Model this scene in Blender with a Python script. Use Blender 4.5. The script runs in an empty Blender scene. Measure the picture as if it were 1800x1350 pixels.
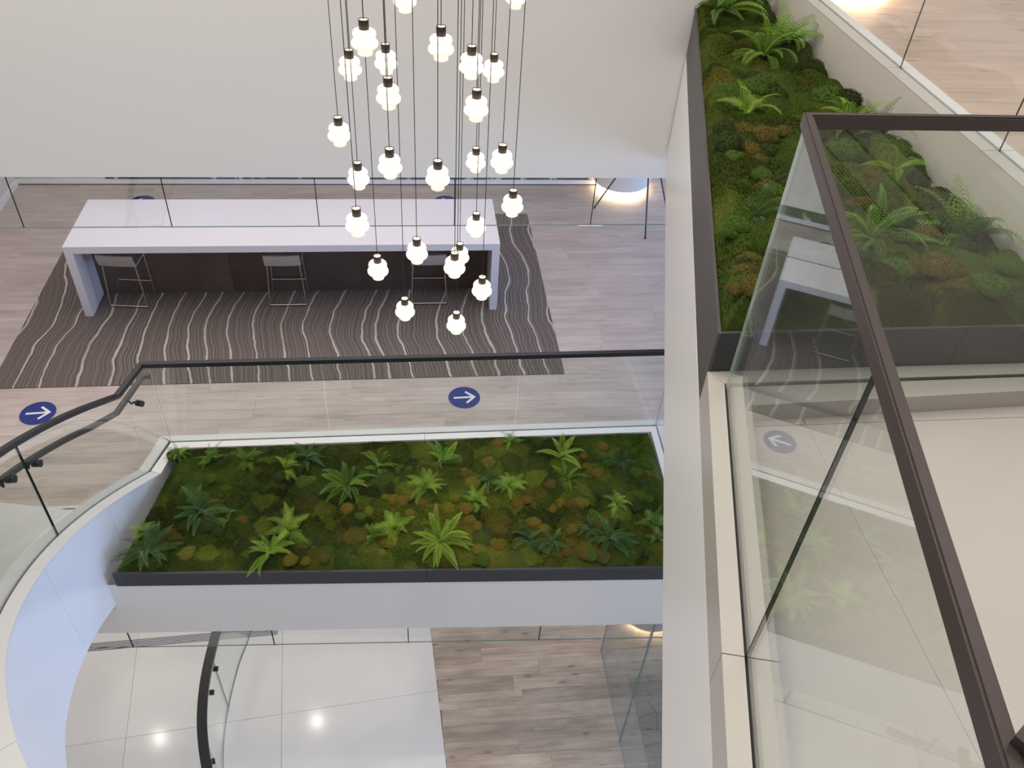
import bpy, math, random
import numpy as np
from mathutils import Vector, Matrix

random.seed(7)
RNG = np.random.default_rng(11)
SC = bpy.context.scene
COL = SC.collection
OZ = 10.1            # ground floor is z=0; heights below are written relative to the viewpoint (z=-10.1 is the ground floor)
L1, L2, L3, L3U = -10.1, -6.1, -2.06, -1.63

# ------------------------------------------------------------------ camera, world, lights, exposure
F_PX = 1470.88
PITCH, ROLL, YAW = math.radians(41.11), math.radians(-4.3493), math.radians(-8.9519)
def cam_axes():
    f = Vector((0, math.cos(PITCH), -math.sin(PITCH))); d = Vector((0, -math.sin(PITCH), -math.cos(PITCH))); x = Vector((1, 0, 0))
    c, s = math.cos(ROLL), math.sin(ROLL)
    r2 = c * x + s * d; d2 = -s * x + c * d
    R = Matrix.Rotation(YAW, 3, 'Z')
    return R @ r2, R @ d2, R @ f
cr, cd, cf = cam_axes()
cam = bpy.data.cameras.new('camera'); cam.sensor_width = 36; cam.lens = F_PX * 36 / 1800; cam.clip_start = .05; cam.clip_end = 200
camo = bpy.data.objects.new('camera', cam); COL.objects.link(camo)
m = Matrix.Identity(4)
for i in range(3):
    m[i][0] = cr[i]; m[i][1] = -cd[i]; m[i][2] = -cf[i]
m[2][3] = OZ
camo.matrix_world = m
SC.camera = camo
SC.view_settings.view_transform = 'Standard'; SC.view_settings.look = 'None'
SC.view_settings.exposure = 0.0; SC.view_settings.gamma = 1.0; SC.view_settings.use_curve_mapping = False
W = bpy.data.worlds.new('world'); SC.world = W; W.use_nodes = True
W.node_tree.nodes['Background'].inputs[0].default_value = (1.0, .965, .93, 1); W.node_tree.nodes['Background'].inputs[1].default_value = .48

def area(loc, size, power, color=(1, .93, .85), rot=(0, 0, 0), shape='RECTANGLE'):
    l = bpy.data.lights.new('area_light', 'AREA'); l.shape = shape
    l.size = size[0]
    if shape in ('RECTANGLE', 'ELLIPSE'): l.size_y = size[1]
    l.energy = power; l.color = color
    o = bpy.data.objects.new('area_light', l); o.location = (loc[0], loc[1], loc[2] + OZ); o.rotation_euler = rot
    COL.objects.link(o); return o
def spot(loc, target, power, angle, color=(1, .9, .76), radius=.05, blend=.6):
    l = bpy.data.lights.new('spot_light', 'SPOT'); l.energy = power; l.spot_size = math.radians(angle); l.spot_blend = blend
    l.color = color; l.shadow_soft_size = radius
    o = bpy.data.objects.new('spot_light', l); o.location = (loc[0], loc[1], loc[2] + OZ)
    d = Vector(target) - Vector(loc); o.rotation_euler = d.to_track_quat('-Z', 'Y').to_euler()
    COL.objects.link(o); return o
WARM = (1, .90, .80); NEUT = (1, .955, .91); BLUE = (.36, .56, 1.0)
area((-1.1, 3.3, 3.3), (4.6, 3.8), 330, (1, .94, .875))                                   # ceiling lights over the atrium
area((-1.2, 8.6, -3.06), (7.0, 3.4), 110, (1, .93, .90))                       # ceiling lights over the bar
area((-2.6, 7.4, -6.85), (5.0, 1.4), 40, WARM)                                 # ground floor ceiling lights
area((2.2, 6.4, -6.85), (3.2, 1.4), 22, WARM)
area((4.2, 3.6, 3.3), (2.6, 3.4), 50, WARM)                                    # ceiling over the upper landing
area((9.3, 3.4, -4.5), (7.5, 2.9), 900, BLUE, (0, math.radians(90), 0))         # daylight through the windows on the right, middle floor
area((9.3, 10.4, -4.5), (3.4, 2.6), 170, BLUE, (0, math.radians(90), 0))
area((9.3, 3.4, -8.5), (7.5, 2.6), 200, BLUE, (0, math.radians(90), 0))         # and on the ground floor
for p in ((-4.18, 6.82, -6.82), (-1.72, 6.92, -6.82)):
    area(p, (.055, .055), 4.5, (1, .93, .84), shape='DISK')                         # recessed downlights
area((2.6, 2.4, 2.47), (.11, .11), 9, (1, .93, .84), shape='DISK')
spot((.9, 3.2, 3.0), (.55, 4.75, -6.0), 620, 17, (1, .9, .72))
spot((-.2, 3.2, 3.0), (-1.2, 5.2, -6.0), 120, 20, (1, .9, .72))
spot((2.3, 3.0, 3.0), (2.0, 3.8, -1.9), 12, 60, (1, .9, .74))

# ------------------------------------------------------------------ helpers
class MB:
    def __init__(s): s.v = []; s.f = []; s.m = []; s.smooth = []
    def add(s, vs, fs, mi=0, sm=False):
        b = len(s.v); s.v += [tuple(p) for p in vs]
        for f in fs: s.f.append(tuple(b + i for i in f)); s.m.append(mi); s.smooth.append(sm)
        return s
    def box(s, x0, x1, y0, y1, z0, z1, mi=0):
        return s.add([(x0, y0, z0), (x1, y0, z0), (x1, y1, z0), (x0, y1, z0), (x0, y0, z1), (x1, y0, z1), (x1, y1, z1), (x0, y1, z1)],
                     [(3, 2, 1, 0), (4, 5, 6, 7), (0, 1, 5, 4), (1, 2, 6, 5), (2, 3, 7, 6), (3, 0, 4, 7)], mi)
    def prism(s, poly, z0, z1, mi=0):
        """poly counter-clockwise; z0/z1 numbers or per-vertex lists"""
        n = len(poly); a = z0 if hasattr(z0, '__len__') else [z0] * n; b = z1 if hasattr(z1, '__len__') else [z1] * n
        vs = [(p[0], p[1], a[i]) for i, p in enumerate(poly)] + [(p[0], p[1], b[i]) for i, p in enumerate(poly)]
        fs = [tuple(range(n - 1, -1, -1)), tuple(range(n, 2 * n))] + [(i, (i + 1) % n, n + (i + 1) % n, n + i) for i in range(n)]
        return s.add(vs, fs, mi)
    def slab(s, a, b, t, z0, z1, mi=0, edge=None):
        """upright sheet from a to b (xy) with thickness t; z0,z1 numbers or (za,zb)"""
        ax, ay = a; bx, by = b; L = math.hypot(bx - ax, by - ay); nx, ny = -(by - ay) / L * t / 2, (bx - ax) / L * t / 2
        za = z0 if hasattr(z0, '__len__') else (z0, z0); zb = z1 if hasattr(z1, '__len__') else (z1, z1)
        vs = [(ax - nx, ay - ny, za[0]), (bx - nx, by - ny, za[1]), (bx + nx, by + ny, za[1]), (ax + nx, ay + ny, za[0]),
              (ax - nx, ay - ny, zb[0]), (bx - nx, by - ny, zb[1]), (bx + nx, by + ny, zb[1]), (ax + nx, ay + ny, zb[0])]
        e = mi if edge is None else edge
        s.add(vs, [(0, 1, 5, 4), (2, 3, 7, 6)], mi); b0 = len(s.v) - 8
        for f in ((3, 2, 1, 0), (4, 5, 6, 7), (1, 2, 6, 5), (3, 0, 4, 7)):
            s.f.append(tuple(b0 + i for i in f)); s.m.append(e); s.smooth.append(False)
        return s
    def sheet(s, pts, t, z0, z1, mi=0, edge=1, e0=None):
        """upright curved sheet along xy pts; z0,z1 lists"""
        n = len(pts); nr = normals2(pts)
        vs = []
        for i, p in enumerate(pts):
            ox, oy = nr[i][0] * t / 2, nr[i][1] * t / 2
            vs += [(p[0] - ox, p[1] - oy, z0[i]), (p[0] + ox, p[1] + oy, z0[i]), (p[0] + ox, p[1] + oy, z1[i]), (p[0] - ox, p[1] - oy, z1[i])]
        b = len(s.v); s.v += vs
        def F(f, mm, sm=False): s.f.append(tuple(b + k for k in f)); s.m.append(mm); s.smooth.append(sm)
        for i in range(n - 1):
            q = 4 * i; r = q + 4
            F((q, r, r + 3, q + 3), mi, True); F((r + 1, q + 1, q + 2, r + 2), mi, True)
            F((q + 3, r + 3, r + 2, q + 2), edge); F((q + 1, r + 1, r, q), edge)
        F((0, 3, 2, 1), edge if e0 is None else e0); q = 4 * (n - 1); F((q, q + 1, q + 2, q + 3), edge)
        return s
    def sweep(s, path, w, h, mi=0):
        """rectangular bar (w wide, h high) along a 3D path kept level across"""
        pts = [p[:2] for p in path]; nr = normals2(pts, True); n = len(path); vs = []
        for i, p in enumerate(path):
            ox, oy = nr[i][0] * w / 2, nr[i][1] * w / 2; hz = h / 2
            vs += [(p[0] - ox, p[1] - oy, p[2] - hz), (p[0] + ox, p[1] + oy, p[2] - hz), (p[0] + ox, p[1] + oy, p[2] + hz), (p[0] - ox, p[1] - oy, p[2] + hz)]
        fs = []
        for i in range(n - 1):
            q = 4 * i; r = q + 4
            for k in range(4): k2 = (k + 1) % 4; fs.append((q + k2, q + k, r + k, r + k2))
        q = 4 * (n - 1); fs += [(0, 1, 2, 3), (q + 3, q + 2, q + 1, q)]
        return s.add(vs, [f[::-1] for f in fs], mi)
    def tube(s, path, r, seg=8, mi=0, caps=True):
        P = [Vector(p) for p in path]; n = len(P); rr = r if hasattr(r, '__len__') else [r] * n
        vs = []; up = None
        for i in range(n):
            t = (P[min(i + 1, n - 1)] - P[max(i - 1, 0)]).normalized()
            if up is None: up = t.orthogonal().normalized()
            up = (up - t * up.dot(t)).normalized(); bi = t.cross(up)
            for k in range(seg):
                a = 2 * math.pi * k / seg; vs.append(P[i] + (up * math.cos(a) + bi * math.sin(a)) * rr[i])
        fs = [(i * seg + k, i * seg + (k + 1) % seg, (i + 1) * seg + (k + 1) % seg, (i + 1) * seg + k) for i in range(n - 1) for k in range(seg)]
        s.add(vs, fs, mi, True)
        if caps:
            b = len(s.v) - len(vs)
            s.f += [tuple(b + k for k in range(seg - 1, -1, -1)), tuple(b + (n - 1) * seg + k for k in range(seg))]; s.m += [mi, mi]; s.smooth += [False, False]
        return s
    def lathe(s, prof, seg=32, c=(0, 0, 0), mi=0, sm=True):
        n = len(prof)
        vs = [(c[0] + r * math.cos(2 * math.pi * k / seg), c[1] + r * math.sin(2 * math.pi * k / seg), c[2] + z) for r, z in prof for k in range(seg)]
        fs = [(i * seg + k, i * seg + (k + 1) % seg, (i + 1) * seg + (k + 1) % seg, (i + 1) * seg + k) for i in range(n - 1) for k in range(seg)]
        s.add(vs, fs, mi, sm)
        b = len(s.v) - len(vs)
        if prof[0][0] > 1e-6: s.f.append(tuple(b + k for k in range(seg - 1, -1, -1))); s.m.append(mi); s.smooth.append(False)
        if prof[-1][0] > 1e-6: s.f.append(tuple(b + (n - 1) * seg + k for k in range(seg))); s.m.append(mi); s.smooth.append(False)
        return s
    def mesh(s, name, mats, off=(0, 0, 0)):
        me = bpy.data.meshes.new(name)
        me.from_pydata([(x - off[0], y - off[1], z - off[2]) for x, y, z in s.v], [], s.f)
        me.polygons.foreach_set('material_index', s.m); me.polygons.foreach_set('use_smooth', s.smooth)
        for mt in (mats if isinstance(mats, (list, tuple)) else [mats]): me.materials.append(mt)
        me.update()
        if any(s.smooth): me.set_sharp_from_angle(angle=math.radians(50))
        return me

def normals2(pts, miter=False):
    out = []
    n = len(pts)
    for i in range(n):
        a = pts[max(i - 1, 0)]; b = pts[i]; c = pts[min(i + 1, n - 1)]
        d1 = (b[0] - a[0], b[1] - a[1]); d2 = (c[0] - b[0], c[1] - b[1])
        l1 = math.hypot(*d1); l2 = math.hypot(*d2)
        if l1 < 1e-9: d1, l1 = d2, l2
        if l2 < 1e-9: d2, l2 = d1, l1
        u = (d1[0] / l1, d1[1] / l1); w = (d2[0] / l2, d2[1] / l2)
        t = (u[0] + w[0], u[1] + w[1]); l = math.hypot(*t); t = (t[0] / l, t[1] / l)
        k = 1.0
        if miter: k = min(2.0, 1 / max(.4, t[0] * u[0] + t[1] * u[1]))
        out.append((-t[1] * k, t[0] * k))
    return out

def link(name, me, parent=None, loc=None, rot=None, scale=None):
    o = bpy.data.objects.new(name, me); COL.objects.link(o)
    if parent is not None: o.parent = parent
    if loc is not None: o.location = loc
    if rot is not None: o.rotation_euler = rot
    if scale is not None: o.scale = (scale,) * 3 if not hasattr(scale, '__len__') else scale
    return o
def obj(name, mb, mats, parent=None):
    """mesh written in viewpoint-relative metres -> object; top-level pieces get their origin at the middle of their base"""
    vs = np.array(mb.v); 
    if parent is None:
        lo, hi = vs.min(0), vs.max(0); off = ((lo[0] + hi[0]) / 2, (lo[1] + hi[1]) / 2, lo[2])
        return link(name, mb.mesh(name, mats, off), None, (off[0], off[1], off[2] + OZ))
    p = parent; base = Vector((0, 0, 0))
    while p is not None: base += Vector(p.location); p = p.parent
    return link(name, mb.mesh(name, mats, (base.x, base.y, base.z - OZ)), parent)
def thing(name, loc, label, cat, group=None, kind=None):
    o = bpy.data.objects.new(name, None); COL.objects.link(o); o.location = (loc[0], loc[1], loc[2] + OZ); o.empty_display_size = .1
    return tag(o, label, cat, group, kind)
def tag(o, label=None, cat=None, group=None, kind=None):
    if label: o['label'] = label
    if cat: o['category'] = cat
    if group: o['group'] = group
    if kind: o['kind'] = kind
    return o
def struct(name, mb, mats, label=None, cat=None):
    return tag(obj(name, mb, mats), label, cat, None, 'structure')

# ------------------------------------------------------------------ materials
def mat(name):
    mt = bpy.data.materials.new(name); mt.use_nodes = True
    nt = mt.node_tree; b = nt.nodes['Principled BSDF']
    return mt, nt, b
def N(nt, typ, **kw):
    n = nt.nodes.new(typ)
    for k, v in kw.items():
        if k.startswith('i_'):
            key = k[2:]; key = int(key) if key.isdigit() else key.replace('_', ' ')
            n.inputs[key].default_value = v
        else: setattr(n, k, v)
    return n
def plain(name, col, rough=.5, metal=0, spec=.5, noise=0, nscale=6, bump=0):
    mt, nt, b = mat(name)
    b.inputs['Base Color'].default_value = (*col, 1); b.inputs['Roughness'].default_value = rough; b.inputs['Metallic'].default_value = metal
    b.inputs['Specular IOR Level'].default_value = spec
    if noise or bump:
        tc = N(nt, 'ShaderNodeTexCoord'); nz = N(nt, 'ShaderNodeTexNoise', i_Scale=nscale, i_Detail=4.0); nt.links.new(tc.outputs['Object'], nz.inputs['Vector'])
        if noise:
            mr = N(nt, 'ShaderNodeMapRange'); mr.inputs['To Min'].default_value = 1 - noise; mr.inputs['To Max'].default_value = 1 + noise
            nt.links.new(nz.outputs['Fac'], mr.inputs['Value'])
            mx = N(nt, 'ShaderNodeVectorMath', operation='SCALE'); mx.inputs[0].default_value = col
            nt.links.new(mr.outputs[0], mx.inputs['Scale']); nt.links.new(mx.outputs[0], b.inputs['Base Color'])
        if bump:
            bp = N(nt, 'ShaderNodeBump', i_Strength=bump, i_Distance=.01); nt.links.new(nz.outputs['Fac'], bp.inputs['Height']); nt.links.new(bp.outputs[0], b.inputs['Normal'])
    return mt
def glass(name, tint=(.90, .955, .935), k=1.0):
    mt = bpy.data.materials.new(name); mt.use_nodes = True; nt = mt.node_tree; nt.nodes.clear()
    out = N(nt, 'ShaderNodeOutputMaterial'); g = N(nt, 'ShaderNodeNewGeometry')
    dt = N(nt, 'ShaderNodeVectorMath', operation='DOT_PRODUCT'); nt.links.new(g.outputs['Normal'], dt.inputs[0]); nt.links.new(g.outputs['Incoming'], dt.inputs[1])
    ab = N(nt, 'ShaderNodeMath', operation='ABSOLUTE'); nt.links.new(dt.outputs['Value'], ab.inputs[0])
    sb = N(nt, 'ShaderNodeMath', operation='SUBTRACT'); sb.inputs[0].default_value = 1; nt.links.new(ab.outputs[0], sb.inputs[1])
    pw = N(nt, 'ShaderNodeMath', operation='POWER'); pw.inputs[1].default_value = 5; nt.links.new(sb.outputs[0], pw.inputs[0])
    ma = N(nt, 'ShaderNodeMath', operation='MULTIPLY_ADD'); ma.inputs[1].default_value = .96 * k; ma.inputs[2].default_value = .04 * k; nt.links.new(pw.outputs[0], ma.inputs[0])
    tr = N(nt, 'ShaderNodeBsdfTransparent'); tr.inputs[0].default_value = (*[c ** .5 for c in tint], 1)
    gl = N(nt, 'ShaderNodeBsdfGlossy'); gl.inputs['Roughness'].default_value = 0.0; gl.inputs['Color'].default_value = (1, 1, 1, 1)
    mx = N(nt, 'ShaderNodeMixShader'); nt.links.new(ma.outputs[0], mx.inputs[0]); nt.links.new(tr.outputs[0], mx.inputs[1]); nt.links.new(gl.outputs[0], mx.inputs[2])
    nt.links.new(mx.outputs[0], out.inputs['Surface']); return mt
def emit(name, col, strength):
    mt, nt, b = mat(name)
    b.inputs['Base Color'].default_value = (*col, 1); b.inputs['Emission Color'].default_value = (*col, 1); b.inputs['Emission Strength'].default_value = strength
    b.inputs['Roughness'].default_value = .35
    return mt
def wood(name, lo, mid, hi, knots=.5, rough=.42, sx=1.0, var=.16):
    mt, nt, b = mat(name); Lk = nt.links.new
    tc = N(nt, 'ShaderNodeTexCoord'); oi = N(nt, 'ShaderNodeObjectInfo')
    sc = N(nt, 'ShaderNodeVectorMath', operation='SCALE'); sc.inputs['Scale'].default_value = 37.0
    cm = N(nt, 'ShaderNodeCombineXYZ'); Lk(oi.outputs['Random'], cm.inputs[0]); Lk(oi.outputs['Random'], cm.inputs[1]); Lk(oi.outputs['Random'], cm.inputs[2]); Lk(cm.outputs[0], sc.inputs[0])
    ad = N(nt, 'ShaderNodeVectorMath', operation='ADD'); Lk(tc.outputs['Object'], ad.inputs[0]); Lk(sc.outputs[0], ad.inputs[1])
    mp = N(nt, 'ShaderNodeMapping'); mp.inputs['Scale'].default_value = (1.1 * sx, 14, 1); Lk(ad.outputs[0], mp.inputs['Vector'])
    n1 = N(nt, 'ShaderNodeTexNoise', i_Scale=1.6, i_Detail=7.0, i_Roughness=.62, i_Distortion=.5); Lk(mp.outputs[0], n1.inputs['Vector'])
    mp2 = N(nt, 'ShaderNodeMapping'); mp2.inputs['Scale'].default_value = (1.6, 6, 1); Lk(ad.outputs[0], mp2.inputs['Vector'])
    n2 = N(nt, 'ShaderNodeTexNoise', i_Scale=1.1, i_Detail=3.0); Lk(mp2.outputs[0], n2.inputs['Vector'])
    mxn = N(nt, 'ShaderNodeMath', operation='MULTIPLY_ADD'); mxn.inputs[1].default_value = .55; Lk(n2.outputs['Fac'], mxn.inputs[0])
    h = N(nt, 'ShaderNodeMath', operation='MULTIPLY'); h.inputs[1].default_value = .5; Lk(n1.outputs['Fac'], h.inputs[0]); Lk(h.outputs[0], mxn.inputs[2])
    cr_ = N(nt, 'ShaderNodeValToRGB'); e = cr_.color_ramp.elements
    e[0].position = .33; e[0].color = (*lo, 1); e[1].position = .68; e[1].color = (*hi, 1); q = e.new(.5); q.color = (*mid, 1); Lk(mxn.outputs[0], cr_.inputs[0])
    # knots: sparse dark spots
    mp3 = N(nt, 'ShaderNodeMapping'); mp3.inputs['Scale'].default_value = (1.15, 3.4, 1); Lk(ad.outputs[0], mp3.inputs['Vector'])
    vo = N(nt, 'ShaderNodeTexVoronoi', i_Scale=1.0); vo.voronoi_dimensions = '2D'; Lk(mp3.outputs[0], vo.inputs['Vector'])
    kr = N(nt, 'ShaderNodeMapRange'); kr.inputs['From Min'].default_value = .015; kr.inputs['From Max'].default_value = .085; kr.inputs['To Min'].default_value = 1 - knots; kr.inputs['To Max'].default_value = 1.0; Lk(vo.outputs['Distance'], kr.inputs['Value'])
    # per-plank tone
    tn = N(nt, 'ShaderNodeMapRange'); tn.inputs['To Min'].default_value = 1 - var; tn.inputs['To Max'].default_value = 1 + var; Lk(oi.outputs['Random'], tn.inputs['Value'])
    ml = N(nt, 'ShaderNodeMath', operation='MULTIPLY'); Lk(kr.outputs[0], ml.inputs[0]); Lk(tn.outputs[0], ml.inputs[1])
    vm = N(nt, 'ShaderNodeVectorMath', operation='SCALE'); Lk(cr_.outputs[0], vm.inputs[0]); Lk(ml.outputs[0], vm.inputs['Scale'])
    Lk(vm.outputs[0], b.inputs['Base Color']); b.inputs['Roughness'].default_value = rough
    bp = N(nt, 'ShaderNodeBump', i_Strength=.12, i_Distance=.004); Lk(n1.outputs['Fac'], bp.inputs['Height']); Lk(bp.outputs[0], b.inputs['Normal'])
    return mt
def stone(name, col, rough, vein=.06):
    mt, nt, b = mat(name); Lk = nt.links.new
    tc = N(nt, 'ShaderNodeTexCoord'); oi = N(nt, 'ShaderNodeObjectInfo')
    n1 = N(nt, 'ShaderNodeTexNoise', i_Scale=.9, i_Detail=6.0, i_Distortion=1.2); Lk(tc.outputs['Object'], n1.inputs['Vector'])
    mr = N(nt, 'ShaderNodeMapRange'); mr.inputs['From Min'].default_value = .3; mr.inputs['From Max'].default_value = .7; mr.inputs['To Min'].default_value = 1 - vein; mr.inputs['To Max'].default_value = 1 + vein * .4; Lk(n1.outputs['Fac'], mr.inputs['Value'])
    tn = N(nt, 'ShaderNodeMapRange'); tn.inputs['To Min'].default_value = .985; tn.inputs['To Max'].default_value = 1.0; Lk(oi.outputs['Random'], tn.inputs['Value'])
    ml = N(nt, 'ShaderNodeMath', operation='MULTIPLY'); Lk(mr.outputs[0], ml.inputs[0]); Lk(tn.outputs[0], ml.inputs[1])
    vm = N(nt, 'ShaderNodeVectorMath', operation='SCALE'); vm.inputs[0].default_value = col; Lk(ml.outputs[0], vm.inputs['Scale']); Lk(vm.outputs[0], b.inputs['Base Color'])
    b.inputs['Roughness'].default_value = rough; return mt
def rug_mat():
    mt, nt, b = mat('striped_carpet'); Lk = nt.links.new
    tc = N(nt, 'ShaderNodeTexCoord'); sp = N(nt, 'ShaderNodeSeparateXYZ'); Lk(tc.outputs['Object'], sp.inputs[0])
    def warp(sx, sy, scale, amp, det):
        mp = N(nt, 'ShaderNodeMapping'); mp.inputs['Scale'].default_value = (sx, sy, 1); Lk(tc.outputs['Object'], mp.inputs['Vector'])
        n = N(nt, 'ShaderNodeTexNoise', i_Scale=scale, i_Detail=det, i_Roughness=.5); Lk(mp.outputs[0], n.inputs['Vector'])
        s = N(nt, 'ShaderNodeMath', operation='MULTIPLY_ADD'); s.inputs[1].default_value = amp; s.inputs[2].default_value = -amp / 2; Lk(n.outputs['Fac'], s.inputs[0]); return s
    a = warp(.32, .75, .9, .62, 0.0); c = warp(.5, 1.0, 2.4, .115, 1.0); d_ = warp(2.2, 1.2, 8, .016, 1.0)
    u = sp.outputs[0]
    for w_ in (a, c, d_):
        s = N(nt, 'ShaderNodeMath', operation='ADD'); Lk(u, s.inputs[0]); Lk(w_.outputs[0], s.inputs[1]); u = s.outputs[0]
    fine = N(nt, 'ShaderNodeTexNoise', i_Scale=1.0, i_Detail=2.0, i_Roughness=.75); fine.noise_dimensions = '1D'
    f = N(nt, 'ShaderNodeMath', operation='MULTIPLY'); f.inputs[1].default_value = 66; Lk(u, f.inputs[0]); Lk(f.outputs[0], fine.inputs['W'])
    cr_ = N(nt, 'ShaderNodeValToRGB'); e = cr_.color_ramp.elements
    e[0].position = .36; e[0].color = (.095, .078, .069, 1); e[1].position = .80; e[1].color = (.36, .305, .275, 1); q = e.new(.55); q.color = (.185, .153, .137, 1); Lk(fine.outputs['Fac'], cr_.inputs[0])
    vo = N(nt, 'ShaderNodeTexVoronoi', i_Scale=3.6, i_Randomness=1.0); vo.voronoi_dimensions = '1D'; vo.feature = 'DISTANCE_TO_EDGE'; Lk(u, vo.inputs['W'])
    n5 = N(nt, 'ShaderNodeTexNoise', i_Scale=2.2); Lk(tc.outputs['Object'], n5.inputs['Vector'])
    th = N(nt, 'ShaderNodeMapRange'); th.inputs['From Min'].default_value = .35; th.inputs['From Max'].default_value = .65; th.inputs['To Min'].default_value = .026; th.inputs['To Max'].default_value = .048; Lk(n5.outputs['Fac'], th.inputs['Value'])
    lt = N(nt, 'ShaderNodeMath', operation='LESS_THAN'); Lk(vo.outputs['Distance'], lt.inputs[0]); Lk(th.outputs[0], lt.inputs[1])
    mx = N(nt, 'ShaderNodeMix', data_type='RGBA'); Lk(lt.outputs[0], mx.inputs[0]); Lk(cr_.outputs[0], mx.inputs[6]); mx.inputs[7].default_value = (.52, .475, .44, 1)
    Lk(mx.outputs[2], b.inputs['Base Color']); b.inputs['Roughness'].default_value = .9; b.inputs['Specular IOR Level'].default_value = .15
    return mt
def moss_mat(name, rough=.85):
    mt, nt, b = mat(name); at = N(nt, 'ShaderNodeAttribute'); at.attribute_name = 'tint'; nt.links.new(at.outputs['Color'], b.inputs['Base Color'])
    b.inputs['Roughness'].default_value = rough; b.inputs['Specular IOR Level'].default_value = .2; return mt
def leaf_mat(name, col):
    mt, nt, b = mat(name); Lk = nt.links.new
    oi = N(nt, 'ShaderNodeObjectInfo'); tn = N(nt, 'ShaderNodeMapRange'); tn.inputs['To Min'].default_value = .7; tn.inputs['To Max'].default_value = 1.3; Lk(oi.outputs['Random'], tn.inputs['Value'])
    vm = N(nt, 'ShaderNodeVectorMath', operation='SCALE'); vm.inputs[0].default_value = col; Lk(tn.outputs[0], vm.inputs['Scale']); Lk(vm.outputs[0], b.inputs['Base Color'])
    b.inputs['Roughness'].default_value = .45; b.inputs['Specular IOR Level'].default_value = .35
    return mt

M_WALL = plain('painted_wall', (.74, .71, .675), .6, noise=.01, nscale=2)
M_FASCIA = plain('painted_fascia', (.82, .80, .78), .35)
M_WALL_SHADED = plain('shaded_wall_paint', (.60, .56, .49), .6)  # wall paint darkened to carry the shade of the planter pocket
M_SOLID = plain('solid_surface', (.74, .73, .70), .28)
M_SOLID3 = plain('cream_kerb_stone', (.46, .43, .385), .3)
M_STAIR = plain('stair_panel', (.76, .77, .79), .25)
M_TILE = stone('white_floor_tile', (.82, .805, .79), .15)
M_LAND = stone('landing_stone', (.57, .515, .465), .16, .05)
M_GROUT = plain('grout', (.42, .40, .38), .8)
M_WOOD2 = wood('grey_oak', (.42, .345, .305), (.545, .455, .405), (.635, .54, .485), .16, var=.07)
M_WOOD1 = wood('knotty_oak', (.29, .225, .180), (.42, .33, .268), (.57, .47, .385), .5)
M_WOOD3 = wood('warm_oak', (.46, .335, .255), (.58, .435, .345), (.66, .515, .42), .3, var=.07)
M_BRONZE = plain('dark_bronze', (.062, .046, .042), .42, .3, noise=.1, nscale=40)
M_BLACK = plain('black_metal', (.022, .022, .025), .4, .2)
M_PLANTER = plain('charcoal_planter', (.040, .040, .044), .5, noise=.08, nscale=30)
M_PLANTER3 = plain('slate_planter', (.072, .062, .060), .5, noise=.1, nscale=20)
M_GLASS = glass('clear_glass', (.885, .935, .915)); M_GLASS_THIN = glass('curtain_glass', (.95, .965, .965))
M_GLASS_DK = glass('smoked_glass', (.62, .70, .68))
M_EDGE = plain('glass_edge_dark', (.010, .022, .026), .6, spec=.15)
M_EDGE_P = plain('glass_edge_bright', (.62, .66, .60), .3)
M_EDGE_B = plain('glass_edge_brown', (.10, .085, .075), .5, spec=.2)
M_EDGE_L = plain('glass_edge_pale', (.50, .44, .40), .3)
M_EDGE_G = plain('glass_edge_green', (.16, .25, .24), .25)
M_SLOT = plain('slot_shadow_gasket', (.018, .020, .022), .6)
M_COUNTER = plain('white_quartz', (.71, .69, .735), .25)
M_PANEL = wood('dark_walnut', (.062, .040, .032), (.082, .055, .045), (.105, .074, .062), .1, .5)
M_GLINT = plain('painted_glint', (.95, .95, .95), .3)
M_CHROME = plain('chrome', (.75, .73, .70), .18, 1.0)
M_SEAT = plain('taupe_leather', (.42, .37, .335), .45)
M_RUG = rug_mat()
M_BLUE = plain('blue_vinyl', (.012, .030, .20), .4)
M_WHITE = plain('white_vinyl', (.80, .80, .82), .5)
M_SHADE = emit('glowing_opal_glass', (1.0, .93, .79), .62)
M_DISC = emit('lit_cap_disc', (1.0, .84, .62), .75)
M_CAP = plain('bronze_cap', (.055, .040, .030), .45, .5)
M_CORD = plain('black_cord', (.012, .011, .011), .6)
M_DRUM = plain('white_drum', (.78, .77, .76), .4)
M_GLOW = emit('warm_under_light', (1.0, .86, .66), 8.0)
M_BASE = plain('white_baseboard', (.86, .88, .92), .4)
M_STRIPE = plain('black_grip', (.015, .015, .015), .7)
M_MOSS = moss_mat('moss_fibre')
M_CEIL = plain('ceiling_paint', (.80, .78, .76), .8)
def marble():
    mt, nt, b = mat('dark_marble'); tc = N(nt, 'ShaderNodeTexCoord'); n1 = N(nt, 'ShaderNodeTexNoise', i_Scale=3.0, i_Detail=8.0, i_Distortion=2.0); nt.links.new(tc.outputs['Object'], n1.inputs['Vector'])
    c = N(nt, 'ShaderNodeValToRGB'); e = c.color_ramp.elements; e[0].position = .56; e[0].color = (.035, .037, .04, 1); e[1].position = .62; e[1].color = (.5, .5, .5, 1); nt.links.new(n1.outputs['Fac'], c.inputs[0]); nt.links.new(c.outputs[0], b.inputs['Base Color']); b.inputs['Roughness'].default_value = .2; return mt
M_MARBLE = marble()
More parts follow.
